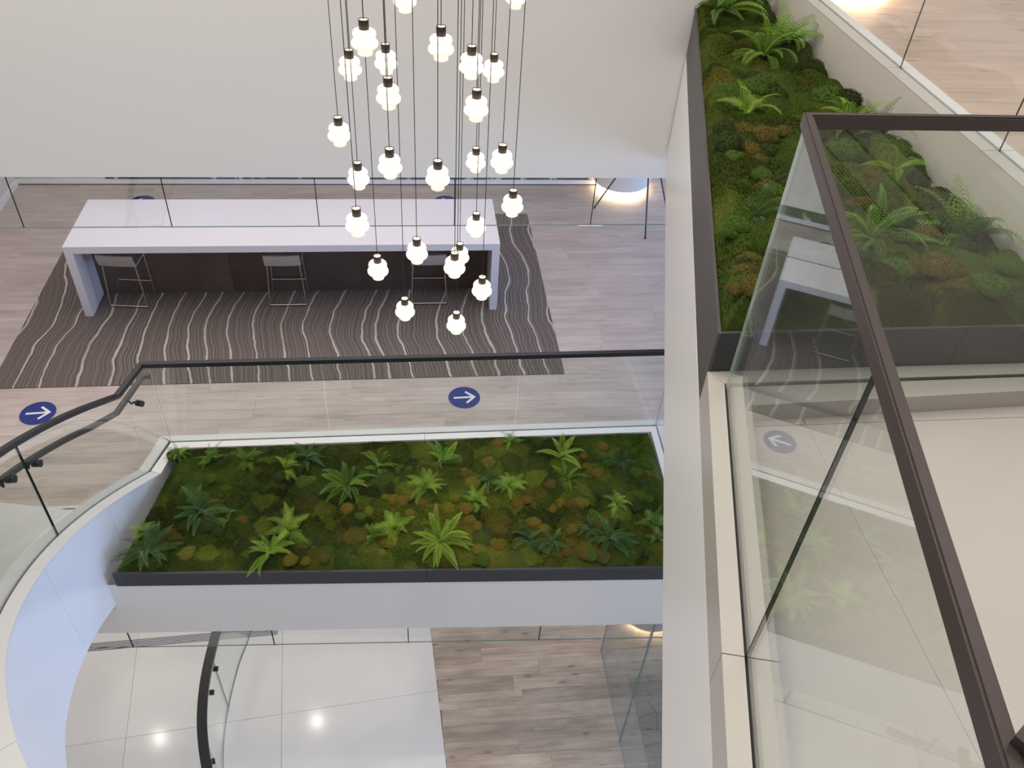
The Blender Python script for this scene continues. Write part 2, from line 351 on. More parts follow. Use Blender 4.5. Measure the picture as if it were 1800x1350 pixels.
def hexmat():
    mt, nt, b = mat('honeycomb_carpet'); tc = N(nt, 'ShaderNodeTexCoord'); Lk = nt.links.new
    mp = N(nt, 'ShaderNodeMapping'); mp.inputs['Scale'].default_value = (3.2, 5.2, 1); Lk(tc.outputs['Object'], mp.inputs['Vector'])
    vo = N(nt, 'ShaderNodeTexVoronoi', i_Scale=1.0, i_Randomness=.55); vo.voronoi_dimensions = '2D'; vo.feature = 'DISTANCE_TO_EDGE'; Lk(mp.outputs[0], vo.inputs['Vector'])
    lt = N(nt, 'ShaderNodeMapRange'); lt.inputs['From Max'].default_value = .05; Lk(vo.outputs['Distance'], lt.inputs['Value'])
    n1 = N(nt, 'ShaderNodeTexNoise', i_Scale=30.0); Lk(tc.outputs['Object'], n1.inputs['Vector'])
    c1 = N(nt, 'ShaderNodeValToRGB'); c1.color_ramp.elements[0].color = (.16, .155, .145, 1); c1.color_ramp.elements[1].color = (.28, .27, .25, 1); Lk(n1.outputs['Fac'], c1.inputs[0])
    mx = N(nt, 'ShaderNodeMix', data_type='RGBA'); Lk(lt.outputs[0], mx.inputs[0]); mx.inputs[6].default_value = (.05, .045, .045, 1); Lk(c1.outputs[0], mx.inputs[7]); Lk(mx.outputs[2], b.inputs['Base Color']); b.inputs['Roughness'].default_value = .9; return mt
M_HEX = hexmat()

# ------------------------------------------------------------------ fixed geometry of the building
# slanted edge of the upper landing: outer face line
B0 = (1.094, 2.283); BD = (.2473, .9689); BN = (.9689, -.2473)        # BN points to the landing side
def bp(t, off=0): return (B0[0] + BD[0] * t + BN[0] * off, B0[1] + BD[1] * t + BN[1] * off)
def fline(x): return 4.455 + (x + 2.503) * (-.233 / 4.612)              # front edge of the lower planter and slab
# curve of the stair: outer (atrium side) edge of its kerb, in plan
OUT = [(-2.372, 5.64), (-2.47, 5.25), (-2.545, 4.85), (-2.580, 4.45), (-2.575, 4.05), (-2.528, 3.65), (-2.44, 3.25), (-2.31, 2.86), (-2.12, 2.47), (-1.88, 2.08), (-1.62, 1.73), (-1.28, 1.36), (-.90, 1.02)]
def smooth(pts, n=6):
    out = []
    for i in range(len(pts) - 1):
        p0 = pts[max(i - 1, 0)]; p1 = pts[i]; p2 = pts[i + 1]; p3 = pts[min(i + 2, len(pts) - 1)]
        for k in range(n):
            t = k / n
            out.append(tuple(.5 * (2 * p1[j] + (p2[j] - p0[j]) * t + (2 * p0[j] - 5 * p1[j] + 4 * p2[j] - p3[j]) * t * t + (3 * p1[j] - p0[j] - 3 * p2[j] + p3[j]) * t ** 3) for j in range(2)))
    out.append(pts[-1]); return out
OUTS = smooth(OUT)
def lens(pts):
    s = [0]
    for a, b in zip(pts, pts[1:]): s.append(s[-1] + math.hypot(b[0] - a[0], b[1] - a[1]))
    return s
SL = lens(OUTS); KERB = -5.98
ZK = [KERB + .57 * s for s in SL]                                       # kerb height along the stair
NRM = normals2(OUTS)                                                   # path runs towards -y: left normal points to +x (atrium); stair side is -normal
def off(i, d): return (OUTS[i][0] - NRM[i][0] * d, OUTS[i][1] - NRM[i][1] * d)
SLOT = [off(i, .115) for i in range(len(OUTS))]; INN = [off(i, .215) for i in range(len(OUTS))]
for i in range(len(SLOT)):                                              # blend the first bit to the corner
    pass

# ---- floors: slabs with separate planks and tiles
def planks(parent, x0, x1, y0, y1, top, pitch, mt, lens_=(1.5, 1.9, 2.3), skip=None, xlim=None, gap=.0014, th=.014):
    cache = {}
    y = y0; r = 0
    while y < y1 - .02:
        yb = min(y + pitch, y1); x = x0 - random.random() * 1.6
        while x < x1:
            L = random.choice(lens_); a = max(x, x0); b = min(x + L, x1); x += L
            lim = xlim(y + pitch / 2) if xlim else None
            if lim: a = max(a, lim[0]); b = min(b, lim[1])
            if b - a < .03: continue
            if skip and skip(a, b, y, yb): continue
            key = (round(b - a, 3), round(yb - y, 3))
            if key not in cache:
                hx = (b - a) / 2 - gap / 2; hy = (yb - y) / 2 - gap / 2; e = .0007
                mb = MB(); mb.add([(-hx, -hy, -th), (hx, -hy, -th), (hx, hy, -th), (-hx, hy, -th), (-hx, -hy, -e), (hx, -hy, -e), (hx, hy, -e), (-hx, hy, -e), (-hx + e, -hy + e, 0), (hx - e, -hy + e, 0), (hx - e, hy - e, 0), (-hx + e, hy - e, 0)],
                    [(8, 9, 10, 11), (0, 1, 5, 4), (1, 2, 6, 5), (2, 3, 7, 6), (3, 0, 4, 7), (4, 5, 9, 8), (5, 6, 10, 9), (6, 7, 11, 10), (7, 4, 8, 11)])
                cache[key] = mb.mesh('plank', mt)
            link('plank', cache[key], parent, ((a + b) / 2 - parent.location[0], (y + yb) / 2 - parent.location[1], top + OZ - parent.location[2] - random.random() * .0006))
        y += pitch; r += 1
def tiles(parent, polys, top, mt, th=.018, gap=.004):
    for P in polys:
        cx = sum(p[0] for p in P) / len(P); cy = sum(p[1] for p in P) / len(P)
        q = []
        for p in P:
            d = math.hypot(p[0] - cx, p[1] - cy); k = (d - gap * .7) / d; q.append(((p[0] - cx) * k, (p[1] - cy) * k))
        me = MB().prism(q, -th, 0).mesh('tile', mt)
        link('tile', me, parent, (cx - parent.location[0], cy - parent.location[1], top + OZ - parent.location[2]))

# ground floor
f1 = struct('floor', MB().box(-7.5, 9.5, -3, 9.5, L1 - .3, L1 - .019), M_GROUT, 'ground floor of white stone tiles and knotty oak boards', 'floor')
def xe(y): return .146 + .067 * (6.41 - y)
planks(f1, .15, 5.2, 3.355, 7.75, L1, .2095, M_WOOD1, (1.1, 1.5, 1.9), xlim=lambda y: (xe(y), 9))
xs = [lambda y: -7.3, lambda y: -5.46 + .114 * (6.36 - y), lambda y: -3.685 + .114 * (6.36 - y), lambda y: -1.815 + .088 * (6.25 - y), xe]
rows = [lambda x: 2.4 + .0 * x, lambda x: 3.66 + .0865 * x, lambda x: 5.497 + .0865 * x, lambda x: 7.3, ]
def crossp(i, j):
    y = 5.0
    for _ in range(8): x = xs[i](y); y = rows[j](x)
    return (x, y)
tl = []
for i in range(len(xs) - 1):
    for j in range(len(rows) - 1):
        tl.append([crossp(i, j), crossp(i + 1, j), crossp(i + 1, j + 1), crossp(i, j + 1)])
tiles(f1, tl, L1, M_TILE)

# middle floor slab
poly2 = [(-2.9, 5.36), (-2.40, 5.36), (-2.40, fline(-2.4)), (9, fline(2.7)), (9, 12), (-6.2, 12), (-6.2, 5.36)]
poly2 = [(-6.2, 5.36), (-2.62, 5.36), (-2.62, fline(-2.62)), (2.75, fline(2.75)), (9.0, fline(2.75)), (9.0, 13.0), (-6.2, 13.0)]
f2 = struct('floor', MB().prism(poly2, L2 - .67, L2 - .15), M_FASCIA, 'middle floor of greyish oak boards around the bar', 'floor')
sub = obj('subfloor', MB().prism([(-6.2, 5.36), (-2.62, 5.36), (-2.62, 5.9), (-2.45, 6.1), (2.56, 6.1), (2.56, fline(2.75)), (9, fline(2.75)), (9, 13), (-6.2, 13)], L2 - .15, L2 - .0145), M_WOOD2, f2)
planks(f2, -5.52, 4.5, 5.36, 11.5, L2, .14, M_WOOD2, (1.5, 1.9, 2.3), skip=lambda a, b, y0, y1: (a > -4.25 and b < 1.66 and y0 > 7.05 and y1 < 10.55),
       xlim=lambda y: (-5.52, -2.62 if y < 5.85 else (-2.5 if y < 6.14 else 4.5)))
# upper wood floor beyond the landing
f3 = struct('floor', MB().box(2.6, 9, 1.2, 8.2, -3.0, L3U - .0145), M_FASCIA, 'upper floor of warm oak boards behind the kerb and glass', 'floor')
planks(f3, 2.67, 5.2, 1.5, 7.2, L3U, .19, M_WOOD3, (1.3, 1.7, 2.1))
# upper landing of stone
la = [bp(-4.2, .165), (4.6, -1.75), (4.6, 2.12), bp(-.13, .165)]
la = [bp(-3.4, .06), (5.2, bp(-3.4)[1]), (5.2, 2.2), bp(-.03, .06)]
f4 = struct('floor', MB().prism(la, -2.9, L3 - .019), M_GROUT, 'upper landing of pale stone behind the glass guardrail', 'floor')
lt = []
ys = [-1.7, 2.064, 2.2]
for j in range(2):
    y0, y1 = ys[j], ys[j + 1]
    t0 = (y0 - B0[1]) / BD[1]; t1 = (y1 - B0[1]) / BD[1]
    xa0, xa1 = bp(t0)[0] + .07, bp(t1)[0] + .07
    lt.append([(xa0, y0), (1.40 if j == 0 else 1.42, y0), (1.42, y1), (xa1, y1)]); lt.append([(1.40 if j == 0 else 1.42, y0), (2.66, y0), (2.66, y1), (1.42, y1)]); lt.append([(2.67, y0), (5.2, y0), (5.2, y1), (2.67, y1)])
tiles(f4, lt, L3, M_LAND, gap=.003)

gs = thing('floor_grip', (2.4, .1, L3), 'black grip strips and a dark riser line on the stone landing floor beside the stair step', 'grip strip')
obj('strip', MB().box(2.640, 2.654, -1.6, 1.05, L3, L3 + .002), M_STRIPE, gs)  # dark line standing in for the step's riser edge, not a grip
for x0, y1_ in ((2.335, 1.0), (2.86, .62)):
    for q in range(5): obj('strip', MB().box(x0 + .021 * q, x0 + .021 * q + .010, -1.6, y1_, L3, L3 + .002), M_STRIPE, gs)
# walls
struct('wall_far', MB().box(-7.5, 2.51, 5.98, 6.16, -3.115, 3.6), M_WALL, 'broad white wall hanging above the bar', 'wall')
struct('wall_right', MB().box(2.51, 2.584, 2.28, 7.4, -2.96, -1.534), M_WALL_SHADED, 'low white wall behind the upper planter', 'wall')
struct('wall_back', MB().box(-5.6, 2.80, 11.5, 11.7, L2, -3.0).box(-4.3, 2.75, 11.49, 11.5, L2 + .085, -3.4, 1), [M_WALL, M_MARBLE], 'back wall with dark marble behind the bar', 'wall')
struct('wall_recess', MB().box(2.80, 9.0, 12.5, 12.7, L2, -3.0).box(2.70, 2.80, 11.7, 12.7, L2, -3.0), M_WALL, 'wall of the recess behind the round pedestal', 'wall')
struct('wall_left', MB().box(-5.72, -5.52, 6.3, 11.6, L2, -3.0), M_WALL, 'side wall at the left end of the bar room', 'wall')
struct('baseboard_back', MB().box(-5.5, 2.9, 11.465, 11.49, L2 + .022, L2 + .085).box(-5.5, 2.9, 11.475, 11.49, L2, L2 + .022, 1), [M_BASE, M_SLOT], 'white baseboard along the back wall', 'baseboard')  # shadow line below the baseboard is painted in as a dark strip
struct('baseboard_left', MB().box(-5.52, -5.495, 6.3, 11.465, L2, L2 + .085), M_BASE, 'white baseboard along the side wall', 'baseboard')
struct('ceiling', MB().box(-7.5, 9, 6.17, 13, -3.0, -2.85), M_CEIL, 'ceiling over the bar room', 'ceiling')
struct('ceiling', MB().box(-7.5, 9, -6, 7.5, 3.6, 3.75), M_CEIL, 'ceiling over the atrium', 'ceiling')

# fascia of the upper landing (slanted) with its planter shelf
fa = MB(); ts = [-3.4, 0.0, 3.80]
zb = lambda t: -2.918 - .0125 * t
P_ = [bp(-3.4), bp(-3.4, .06), bp(3.80, .06), bp(3.80)]
fa.prism(P_, [zb(-3.4), zb(-3.4), zb(3.8), zb(3.8)], [-2.14] * 4)
struct('trim_1', fa, M_FASCIA, 'white slanted fascia along the edge of the upper landing', 'fascia')
sh = [bp(0.02, .06), (2.51, 2.29), (2.51, 5.98), bp(3.80, .06)]
struct('trim_2', MB().prism(sh, -2.9, -2.2), M_FASCIA, 'white shelf carrying the upper moss planter', 'shelf')
# fascia of the middle slab, three panels
fs = struct('trim_3', MB().prism([(-2.60, fline(-2.60) - .006), (2.75, fline(2.75) - .006), (2.75, fline(2.75)), (-2.60, fline(-2.60))], L2 - .67, L2 + .04).prism([(-4.4, fline(-4.4) - .006), (-2.60, fline(-2.60) - .006), (-2.60, 5.36), (-4.4, 5.36)], L2 - .67, L2 - .30), M_FASCIA, 'white fascia below the lower moss planter', 'fascia')

# ---- kerbs with their glass slots
def kerb_piece(parent, quad, z0, z1, name='kerb_stone'):
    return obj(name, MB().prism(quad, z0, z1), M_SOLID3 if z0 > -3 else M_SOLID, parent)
k3 = struct('trim_4', MB().prism([bp(-3.4, .06), bp(-3.4, .078), bp(-.075, .078), (2.5, 2.203), (2.5, 2.221), bp(-.058, .06)], -2.1, -2.0), M_SLOT, 'white stone kerb of the upper landing holding the glass', 'kerb')
for t0, t1 in ((-3.4, -1.19), (-1.187, -.0)):
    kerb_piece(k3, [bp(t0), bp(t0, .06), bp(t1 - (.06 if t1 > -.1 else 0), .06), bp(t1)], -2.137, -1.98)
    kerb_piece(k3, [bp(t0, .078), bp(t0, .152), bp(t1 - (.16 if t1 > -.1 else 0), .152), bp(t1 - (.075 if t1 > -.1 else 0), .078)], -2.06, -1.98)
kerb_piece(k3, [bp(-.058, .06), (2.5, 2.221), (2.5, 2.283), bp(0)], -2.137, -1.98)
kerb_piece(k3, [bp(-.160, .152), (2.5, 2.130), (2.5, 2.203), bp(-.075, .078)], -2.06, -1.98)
# right kerb
k4 = struct('trim_5', MB().box(2.5855, 2.605, 2.28, 7.4, -1.7, -1.545), M_SLOT, 'cream kerb of the upper wood floor above the moss', 'kerb')
for y0, y1 in ((2.28, 3.196), (3.2, 4.165), (4.169, 5.29), (5.294, 7.4)):
    obj('kerb_stone', MB().box(2.5095, 2.585, y0, y1, -1.5335, -1.53), M_SOLID3, k4); obj('kerb_stone', MB().box(2.605, 2.67, y0, y1, -1.66, -1.53), M_SOLID, k4)
# middle floor kerb
CA, CB = (-2.365, 6.055), (2.503, 6.055)
k2 = struct('trim_6', MB().box(-2.36, 2.50, 6.045, 6.065, L2 - .02, KERB - .02), M_SLOT, 'white stone kerb around the lower moss planter', 'kerb')
for x0, x1 in ((-2.30, .098), (.101, 2.43)):
    kerb_piece(k2, [(x0, 5.965), (x1, 5.965), (x1 + (.07 if x1 > 2 else 0), 6.045), (x0 - (.06 if x0 < -2 else 0), 6.045)], L2 - .1, KERB)
    kerb_piece(k2, [(x0 - (.065 if x0 < -2 else 0), 6.065), (x1 + (.08 if x1 > 2 else 0), 6.065), (x1 + (.16 if x1 > 2 else 0), 6.14), (x0 - (.17 if x0 < -2 else 0), 6.14)], L2 - .1, KERB)
# right return of the kerb
kerb_piece(k2, [(2.36, fline(2.4)), (2.43, fline(2.4)), (2.497, 6.04), (2.43, 5.965)], L2 - .1, KERB)
kerb_piece(k2, [(2.46, fline(2.4)), (2.56, fline(2.4)), (2.595, 6.14), (2.515, 6.06)], L2 - .1, KERB)
obj('slot', MB().prism([(2.43, fline(2.4)), (2.46, fline(2.4)), (2.515, 6.06), (2.497, 6.04)], L2 - .1, KERB - .02), M_SLOT, k2)
# left diagonal return to the stair
s0, i0 = SLOT[0], INN[0]
kerb_piece(k2, [(-2.36, 6.045), (-2.30, 5.965), OUTS[0], (s0[0] + .012, s0[1] + .004)], L2 - .1, KERB)
kerb_piece(k2, [i0, (s0[0] - .010, s0[1] - .002), (-2.385, 6.068), (-2.475, 6.14)], L2 - .1, KERB)
obj('slot', MB().prism([(s0[0] - .010, s0[1]), (s0[0] + .012, s0[1]), (-2.36, 6.045), (-2.385, 6.068)], L2 - .1, KERB - .02), M_SLOT, k2)

# ------------------------------------------------------------------ curved staircase
st = thing('curved_staircase', (-3.2, 4.6, L2), 'curved white staircase rising along the left side of the atrium', 'staircase')
st['kind'] = 'thing'
zbot = lambda i: ZK[i] - 1.0 - .035 * SL[i]
def offt(x, d):
    i = min(int(x), n - 2); t = x - i; a = off(i, d); b = off(i + 1, d); return (a[0] + (b[0] - a[0]) * t, a[1] + (b[1] - a[1]) * t)
n = len(OUTS)
def band(lo, hi, d0, d1, zf0, zf1, name, mt):
    """strip of the curved wall between two stations, from offset d0 to d1"""
    xs_ = [lo] + [i for i in range(int(math.floor(lo)) + 1, int(math.ceil(hi)))] + [hi]
    mb = MB(); vs = []
    Zt = lambda x: float(np.interp(x, range(n), ZK)); St = lambda x: float(np.interp(x, range(n), SL))
    for x in xs_:
        p = offt(x, d0); q = offt(x, d1); z0 = zf0(Zt(x), St(x)); z1 = zf1(Zt(x), St(x))
        vs += [(p[0], p[1], z0), (q[0], q[1], z0), (q[0], q[1], z1), (p[0], p[1], z1)]
    fs_ = []
    for i in range(len(xs_) - 1):
        q = 4 * i; r = q + 4
        for k in range(4): k2_ = (k + 1) % 4; fs_.append((q + k, q + k2_, r + k2_, r + k))
    e = 4 * (len(xs_) - 1); fs_ += [(3, 2, 1, 0), (e, e + 1, e + 2, e + 3)]
    mb.add(vs, fs_, 0, False)
    for i in range(len(xs_) - 1):
        for k in (1, 3): mb.smooth[4 * i + k] = True
    return obj(name, mb, mt, st)
for a, b in ((0, 11.98), (12.02, 27.98), (28.02, 55.98), (56.02, n - 1)):
    band(a, b, .0012, .03, lambda z, s: z - 1.0 - .035 * s, lambda z, s: z - .022, 'stringer_panel', M_STAIR)
band(0, n - 1, .031, .20, lambda z, s: z - .98 - .035 * s, lambda z, s: z - .03, 'stringer_core', M_STAIR)
for a, b in ((0, 11.98), (12.02, 27.98), (28.02, 55.98), (56.02, n - 1)):
    band(a, b, .0, .105, lambda z, s: z - .021, lambda z, s: z, 'kerb_cap', M_SOLID)
    band(a, b, .127, .222, lambda z, s: z - .20, lambda z, s: z, 'kerb_cap', M_SOLID)
band(0, n - 1, .105, .127, lambda z, s: z - .10, lambda z, s: z - .018, 'slot', M_SLOT)
# underside
mb = MB(); vs = []
for i in range(n):
    a = off(i, .02); b = off(i, 1.75); vs += [(a[0], a[1], zbot(i) + .01), (b[0], b[1], zbot(i) + .01), (b[0], b[1], zbot(i) + .05), (a[0], a[1], zbot(i) + .05)]
fsx = []
for i in range(n - 1):
    q = 4 * i; r = q + 4
    for k in range(4): k2_ = (k + 1) % 4; fsx.append((q + k, q + k2_, r + k2_, r + k))
mb.add(vs, fsx); obj('soffit', mb, M_STAIR, st)
# treads
run = .295; rise = .168
def at(s):
    s = max(0, min(SL[-1] - 1e-4, s)); i = max(k for k in range(n) if SL[k] <= s); i = min(i, n - 2)
    t = (s - SL[i]) / (SL[i + 1] - SL[i]); a = off(i, .21); b = off(i + 1, .21); c = off(i, 1.7); d = off(i + 1, 1.7)
    L = lambda p, q: (p[0] + (q[0] - p[0]) * t, p[1] + (q[1] - p[1]) * t)
    return L(a, b), L(c, d)
for k in range(17):
    if k == 0: a, c = (-2.66, 5.36), (-4.25, 5.36)
    else: a, c = at(.30 + run * k)
    b, d = at(.30 + run * (k + 1))
    if k == 0: pass
    z = L2 + rise * (k + 1) - (.13 if k == 0 else 0.13)
    obj('tread', MB().prism([a, c, d, b], z - .2, z), M_TILE, st)
# grip strips in the first nosing
for q in range(6):
    y = 5.325 - .022 * q
    obj('grip_strip', MB().box(-4.2, -2.72 , y - .010, y, L2 + rise - .131, L2 + rise - .1285), M_STRIPE, st)
# second set on the ground floor: first step of the lower flight
lf = thing('floor_grip', (-3.2, 6.5, L1), 'band of thin black grip strips across the white ground floor', 'grip strip')
for q in range(6):
    y = 6.545 - .021 * q
    obj('strip', MB().prism([(-4.9, y - .05 - .010), (-1.9, y + .05 - .010), (-1.9, y + .05), (-4.9, y - .05)], L1, L1 + .002), M_STRIPE, lf)

# ------------------------------------------------------------------ glass guardrails
RAILH = .985
def stand_off(parent, p, q, r=.028):
    """black disc pair through the glass at p, arm to rail q"""
    d = Vector((q[0] - p[0], q[1] - p[1], 0)).normalized()
    P = Vector(p)
    b_ = obj('rail_bracket', MB().tube([P + d * .028, P + d * .055, Vector((q[0] - d.x * .02, q[1] - d.y * .02, q[2] - .045)), Vector((q[0], q[1], q[2] - .015))], .009, 8), M_BLACK, parent)
    obj('disc', MB().tube([P - d * .030, P - d * .006], r, 16), M_BLACK, b_); obj('disc', MB().tube([P + d * .004, P + d * .03], r, 16), M_BLACK, b_)
    return b_

g2 = thing('glass_guardrail', (.0, 6.055, L2), 'glass guardrail with black handrail behind the lower moss planter and up the curved stair', 'guardrail')
zr2 = KERB + RAILH
rail = [(2.475, fline(2.4) + .1, zr2), (2.500, 6.055, zr2), (-2.417, 6.05, zr2), (-2.527, 5.635, zr2)] + [(SLOT[i][0], SLOT[i][1], ZK[i] + RAILH) for i in range(7, n)]
obj('handrail', MB().sweep(rail, .045, .045), M_BLACK, g2)
for x0, x1 in ((-2.36, -.846), (-.826, 1.006), (1.026, 2.495)):
    obj('glass_panel', MB().slab((x0, 6.055), (x1, 6.055), .016, L2 + .02, zr2 - .01, 0, 1), [M_GLASS, M_EDGE_L], g2)
obj('glass_panel', MB().slab((2.500, 6.04), (2.46, fline(2.4) + .1), .016, L2 + .02, zr2 - .01, 0, 1), [M_GLASS, M_EDGE_L], g2)
J = [0, 20, 40, 60, n - 1]
for a, b in zip(J, J[1:]):
    idx = list(range(a, b + 1)); pts = [SLOT[i] for i in idx]
    zz = [ZK[i] for i in idx]
    if a: pts[0] = tuple(np.array(pts[0]) * .93 + np.array(pts[1]) * .07)
    else: obj('glass_panel', MB().slab((-2.374, 6.046), (pts[0][0], pts[0][1] + .006), .014, KERB - .06, KERB + RAILH - .01, 0, 0), [M_GLASS, M_EDGE], g2)
    pts[-1] = tuple(np.array(pts[-1]) * .93 + np.array(pts[-2]) * .07)
    obj('glass_panel', MB().sheet(pts, .014, [z - .06 for z in zz], [z + RAILH - .01 for z in zz], 0, 1, 1 if a else 0), [M_GLASS, M_EDGE], g2)
# inner handrail on brackets (stair side)
def offs(i, d): return off(i, .115 + d)
DR = .27
ir = [(-2.40, 6.13, zr2 - .20), (-2.465, 6.13, zr2 - .20), (-2.60, 5.68, zr2 - .24)] + [(offs(i, .09)[0], offs(i, .09)[1], ZK[i] + RAILH - DR) for i in range(6, n)]
obj('inner_handrail', MB().sweep(ir, .04, .04), M_PLANTER3, g2)
stand_off(g2, (-2.425, 5.79, -5.225), (-2.53, 5.83, -5.21))
for i, h_ in ((18, .72), (23, .74), (35, .73)):
    p = SLOT[i]; q = offs(i, .09); stand_off(g2, (p[0], p[1], ZK[i] + h_), (q[0], q[1], ZK[i] + RAILH - DR))

# upper landing guardrail
g3 = thing('glass_guardrail', (1.2, 2.2, L3), 'glass guardrail with brown handrail around the upper landing, nearest the viewer', 'guardrail')
def zr3(t): return -.947 + .008 * (-t)
far = bp(-.067, .069)
rl = [(bp(-2.6, .069)[0], bp(-2.6, .069)[1], zr3(-2.6) - .019), (far[0], far[1], -.947 - .019), (2.5, 2.212, -.955 - .019)]
mbh = MB().sweep(rl, .027, .038)
obj('handrail', mbh, M_BRONZE, g3)
obj('handrail_cap', MB().sweep([(p[0], p[1], p[2] + .0205) for p in rl], .017, .004), M_BRONZE, g3)
e0 = bp(-1.955, .069); obj('return_rail', MB().sweep([(e0[0] + .012, e0[1] + .008, -.93), (e0[0] + 1.0, e0[1] + .62, -.93)], .027, .038), M_BRONZE, g3)
for t0, t1 in ((-2.6, -1.1895), (-1.1845, -.073)):
    obj('glass_panel', MB().slab(bp(t0, .069), bp(t1, .069), .010, -2.05, (zr3(t0) - .03, zr3(t1) - .03), 0, 0), [M_GLASS], g3)
obj('glass_joint', MB().slab(bp(-1.1893, .069), bp(-1.1847, .069), .0105, -2.04, zr3(-1.19) - .032), M_EDGE, g3)
obj('glass_corner', MB().slab(bp(-.0728, .069), bp(-.0705, .069), .010, -2.04, -.975), M_EDGE_P, g3)
obj('glass_panel', MB().slab((far[0] + .008, 2.212), (2.5, 2.212), .010, -2.05, -.97, 0, 0), [M_GLASS], g3)

# right guardrail of the upper wood floor
g4 = thing('glass_guardrail', (2.595, 4.5, L3U), 'clear glass guardrail on the cream kerb of the upper wood floor', 'guardrail')
for y0, y1 in ((2.3, 3.196), (3.1985, 4.1645), (4.1670, 5.289), (5.2915, 7.2)):
    obj('glass_panel', MB().slab((2.595, y0), (2.595, y1), .006, -1.62, -.55, 0, 1), [M_GLASS_THIN, M_EDGE_B], g4)
obj('handrail', MB().box(2.573, 2.617, 2.3, 7.2, -.565, -.52), M_BRONZE, g4)

# ground floor curved guard
C1 = smooth([(-2.245, 6.75), (-2.273, 6.442), (-2.345, 6.10), (-2.385, 5.72), (-2.402, 5.326), (-2.385, 4.98), (-2.335, 4.65), (-2.24, 4.3), (-2.09, 3.9)], 5)
g1 = thing('glass_guardrail', (-2.38, 5.3, L1), 'curved glass guardrail with dark handrail on the white ground floor', 'guardrail')
nn = normals2(C1); zr1 = L1 + 1.09
jn = [0, 22, len(C1) - 1]
jn = [0, 18, 33, len(C1) - 1]
for a, b in zip(jn, jn[1:]):
    pts = list(C1[a:b + 1]); pts[-1] = tuple(np.array(pts[-1]) * .9 + np.array(pts[-2]) * .1)
    obj('glass_panel', MB().sheet(pts, .016, [L1] * len(pts), [zr1] * len(pts), 0, 1), [M_GLASS, M_EDGE_G], g1)
r1 = [(p[0] - q[0] * .045, p[1] - q[1] * .045, zr1 - .01) for p, q in zip(C1, nn)]
obj('handrail', MB().sweep(r1, .105, .05), M_BLACK, g1)
for y_ in (5.51, 5.15, 4.40):
    i = min(range(len(C1)), key=lambda k: abs(C1[k][1] - y_)); p = C1[i]; q = r1[i]; stand_off(g1, (p[0], p[1], zr1 - .17), q, .032)

# glass partition on the ground floor, right
gp = thing('glass_partition', (2.43, 5.0, L1), 'tall glass partition enclosing the ground floor room with the honeycomb rug', 'partition')
obj('glass_panel', MB().slab((2.43, 5.94), (2.43, 4.678), .016, L1, L2 - .68, 0, 1), [M_GLASS_DK, M_EDGE_G], gp)
obj('glass_panel', MB().slab((2.43, 4.664), (2.43, 3.3), .016, L1, L2 - .68, 0, 1), [M_GLASS_DK, M_EDGE_G], gp)
for x0, x1 in ((2.44, 3.06), (3.07, 4.4)):
    obj('glass_panel', MB().slab((x0, 5.94), (x1, 5.94), .016, L1, L2 - .68, 0, 1), [M_GLASS_THIN, M_EDGE_G], gp)
tag(obj('rug', MB().box(2.73, 4.6, 3.4, 5.5, L1, L1 + .010), M_HEX), 'grey rug with a honeycomb line pattern behind the glass partition', 'rug')

# smoke curtains (glass hung below the slab edges)
sc1 = thing('smoke_curtain', (-1.5, 6.07, -3.56), 'frameless glass smoke curtain hanging below the broad white wall', 'smoke curtain')
xj = [-5.4, -4.06, -2.95, -1.851, -.715, .369, 1.503, 2.5]
for a, b in zip(xj, xj[1:]):
    obj('glass_panel', MB().box(a + .003, b - .003, 6.0, 6.010, -3.555, -3.115).box(a - .003, a + .003, 6.001, 6.009, -3.557, -3.115, 1).box(a + .003, b - .003, 6.0, 6.010, -3.559, -3.555, 2), [M_GLASS_THIN, M_EDGE, M_EDGE_G], sc1)
for x in (-4.05, -2.0, 1.5):
    obj('edge_glint', MB().box(x - .10, x + .10, 5.999, 6.011, -3.564, -3.555), M_GLINT, sc1)  # bright white bars painted in as glints along the curtain's lower edge
sc2 = thing('smoke_curtain', (0, 4.3, -7.05), 'frameless glass smoke curtain hanging below the lower white fascia', 'smoke curtain')
xj = [-3.7, -2.606, -1.341, -.109, 1.119, 2.36]
for a, b in zip(xj, xj[1:]):
    obj('glass_panel', MB().slab((a + .004, fline(a) + .02), (b - .004, fline(b) + .02), .010, -7.045, L2 - .67, 0, 1), [M_GLASS_THIN, M_EDGE_G], sc2)
    if a > -3: obj('joint_clip', MB().slab((a - .004, fline(a) + .02), (a + .004, fline(a) + .02), .012, -7.045, L2 - .67), M_EDGE, sc2)

# ------------------------------------------------------------------ bar area
tag(obj('rug', MB().box(-4.40, 1.70, 7.05, 10.60, L2, L2 + .009), M_RUG), 'large brown rug with wavy cream stripes under the white bar counter', 'rug')
bt = L2 + .009; ct = L2 + .946
cn = thing('bar_counter', (-1.36, 8.8, bt), 'long white waterfall bar counter with a dark wood back panel on the striped rug', 'counter')
obj('counter_top', MB().box(-3.76, 1.043, 8.285, 9.335, ct - .085, ct), M_COUNTER, cn)
obj('leg', MB().box(-3.76, -3.67, 8.285, 9.335, bt, ct - .086), M_COUNTER, cn)
obj('leg', MB().box(.953, 1.043, 8.285, 9.335, bt, ct - .086), M_COUNTER, cn)
for i, (a, b) in enumerate(((-3.668, -2.14), (-2.136, -.6), (-.596, .951))):
    obj('back_panel', MB().box(a, b, 8.745, 8.79, bt, ct - .086), M_PANEL, cn)
bpy.context.view_layer.update()

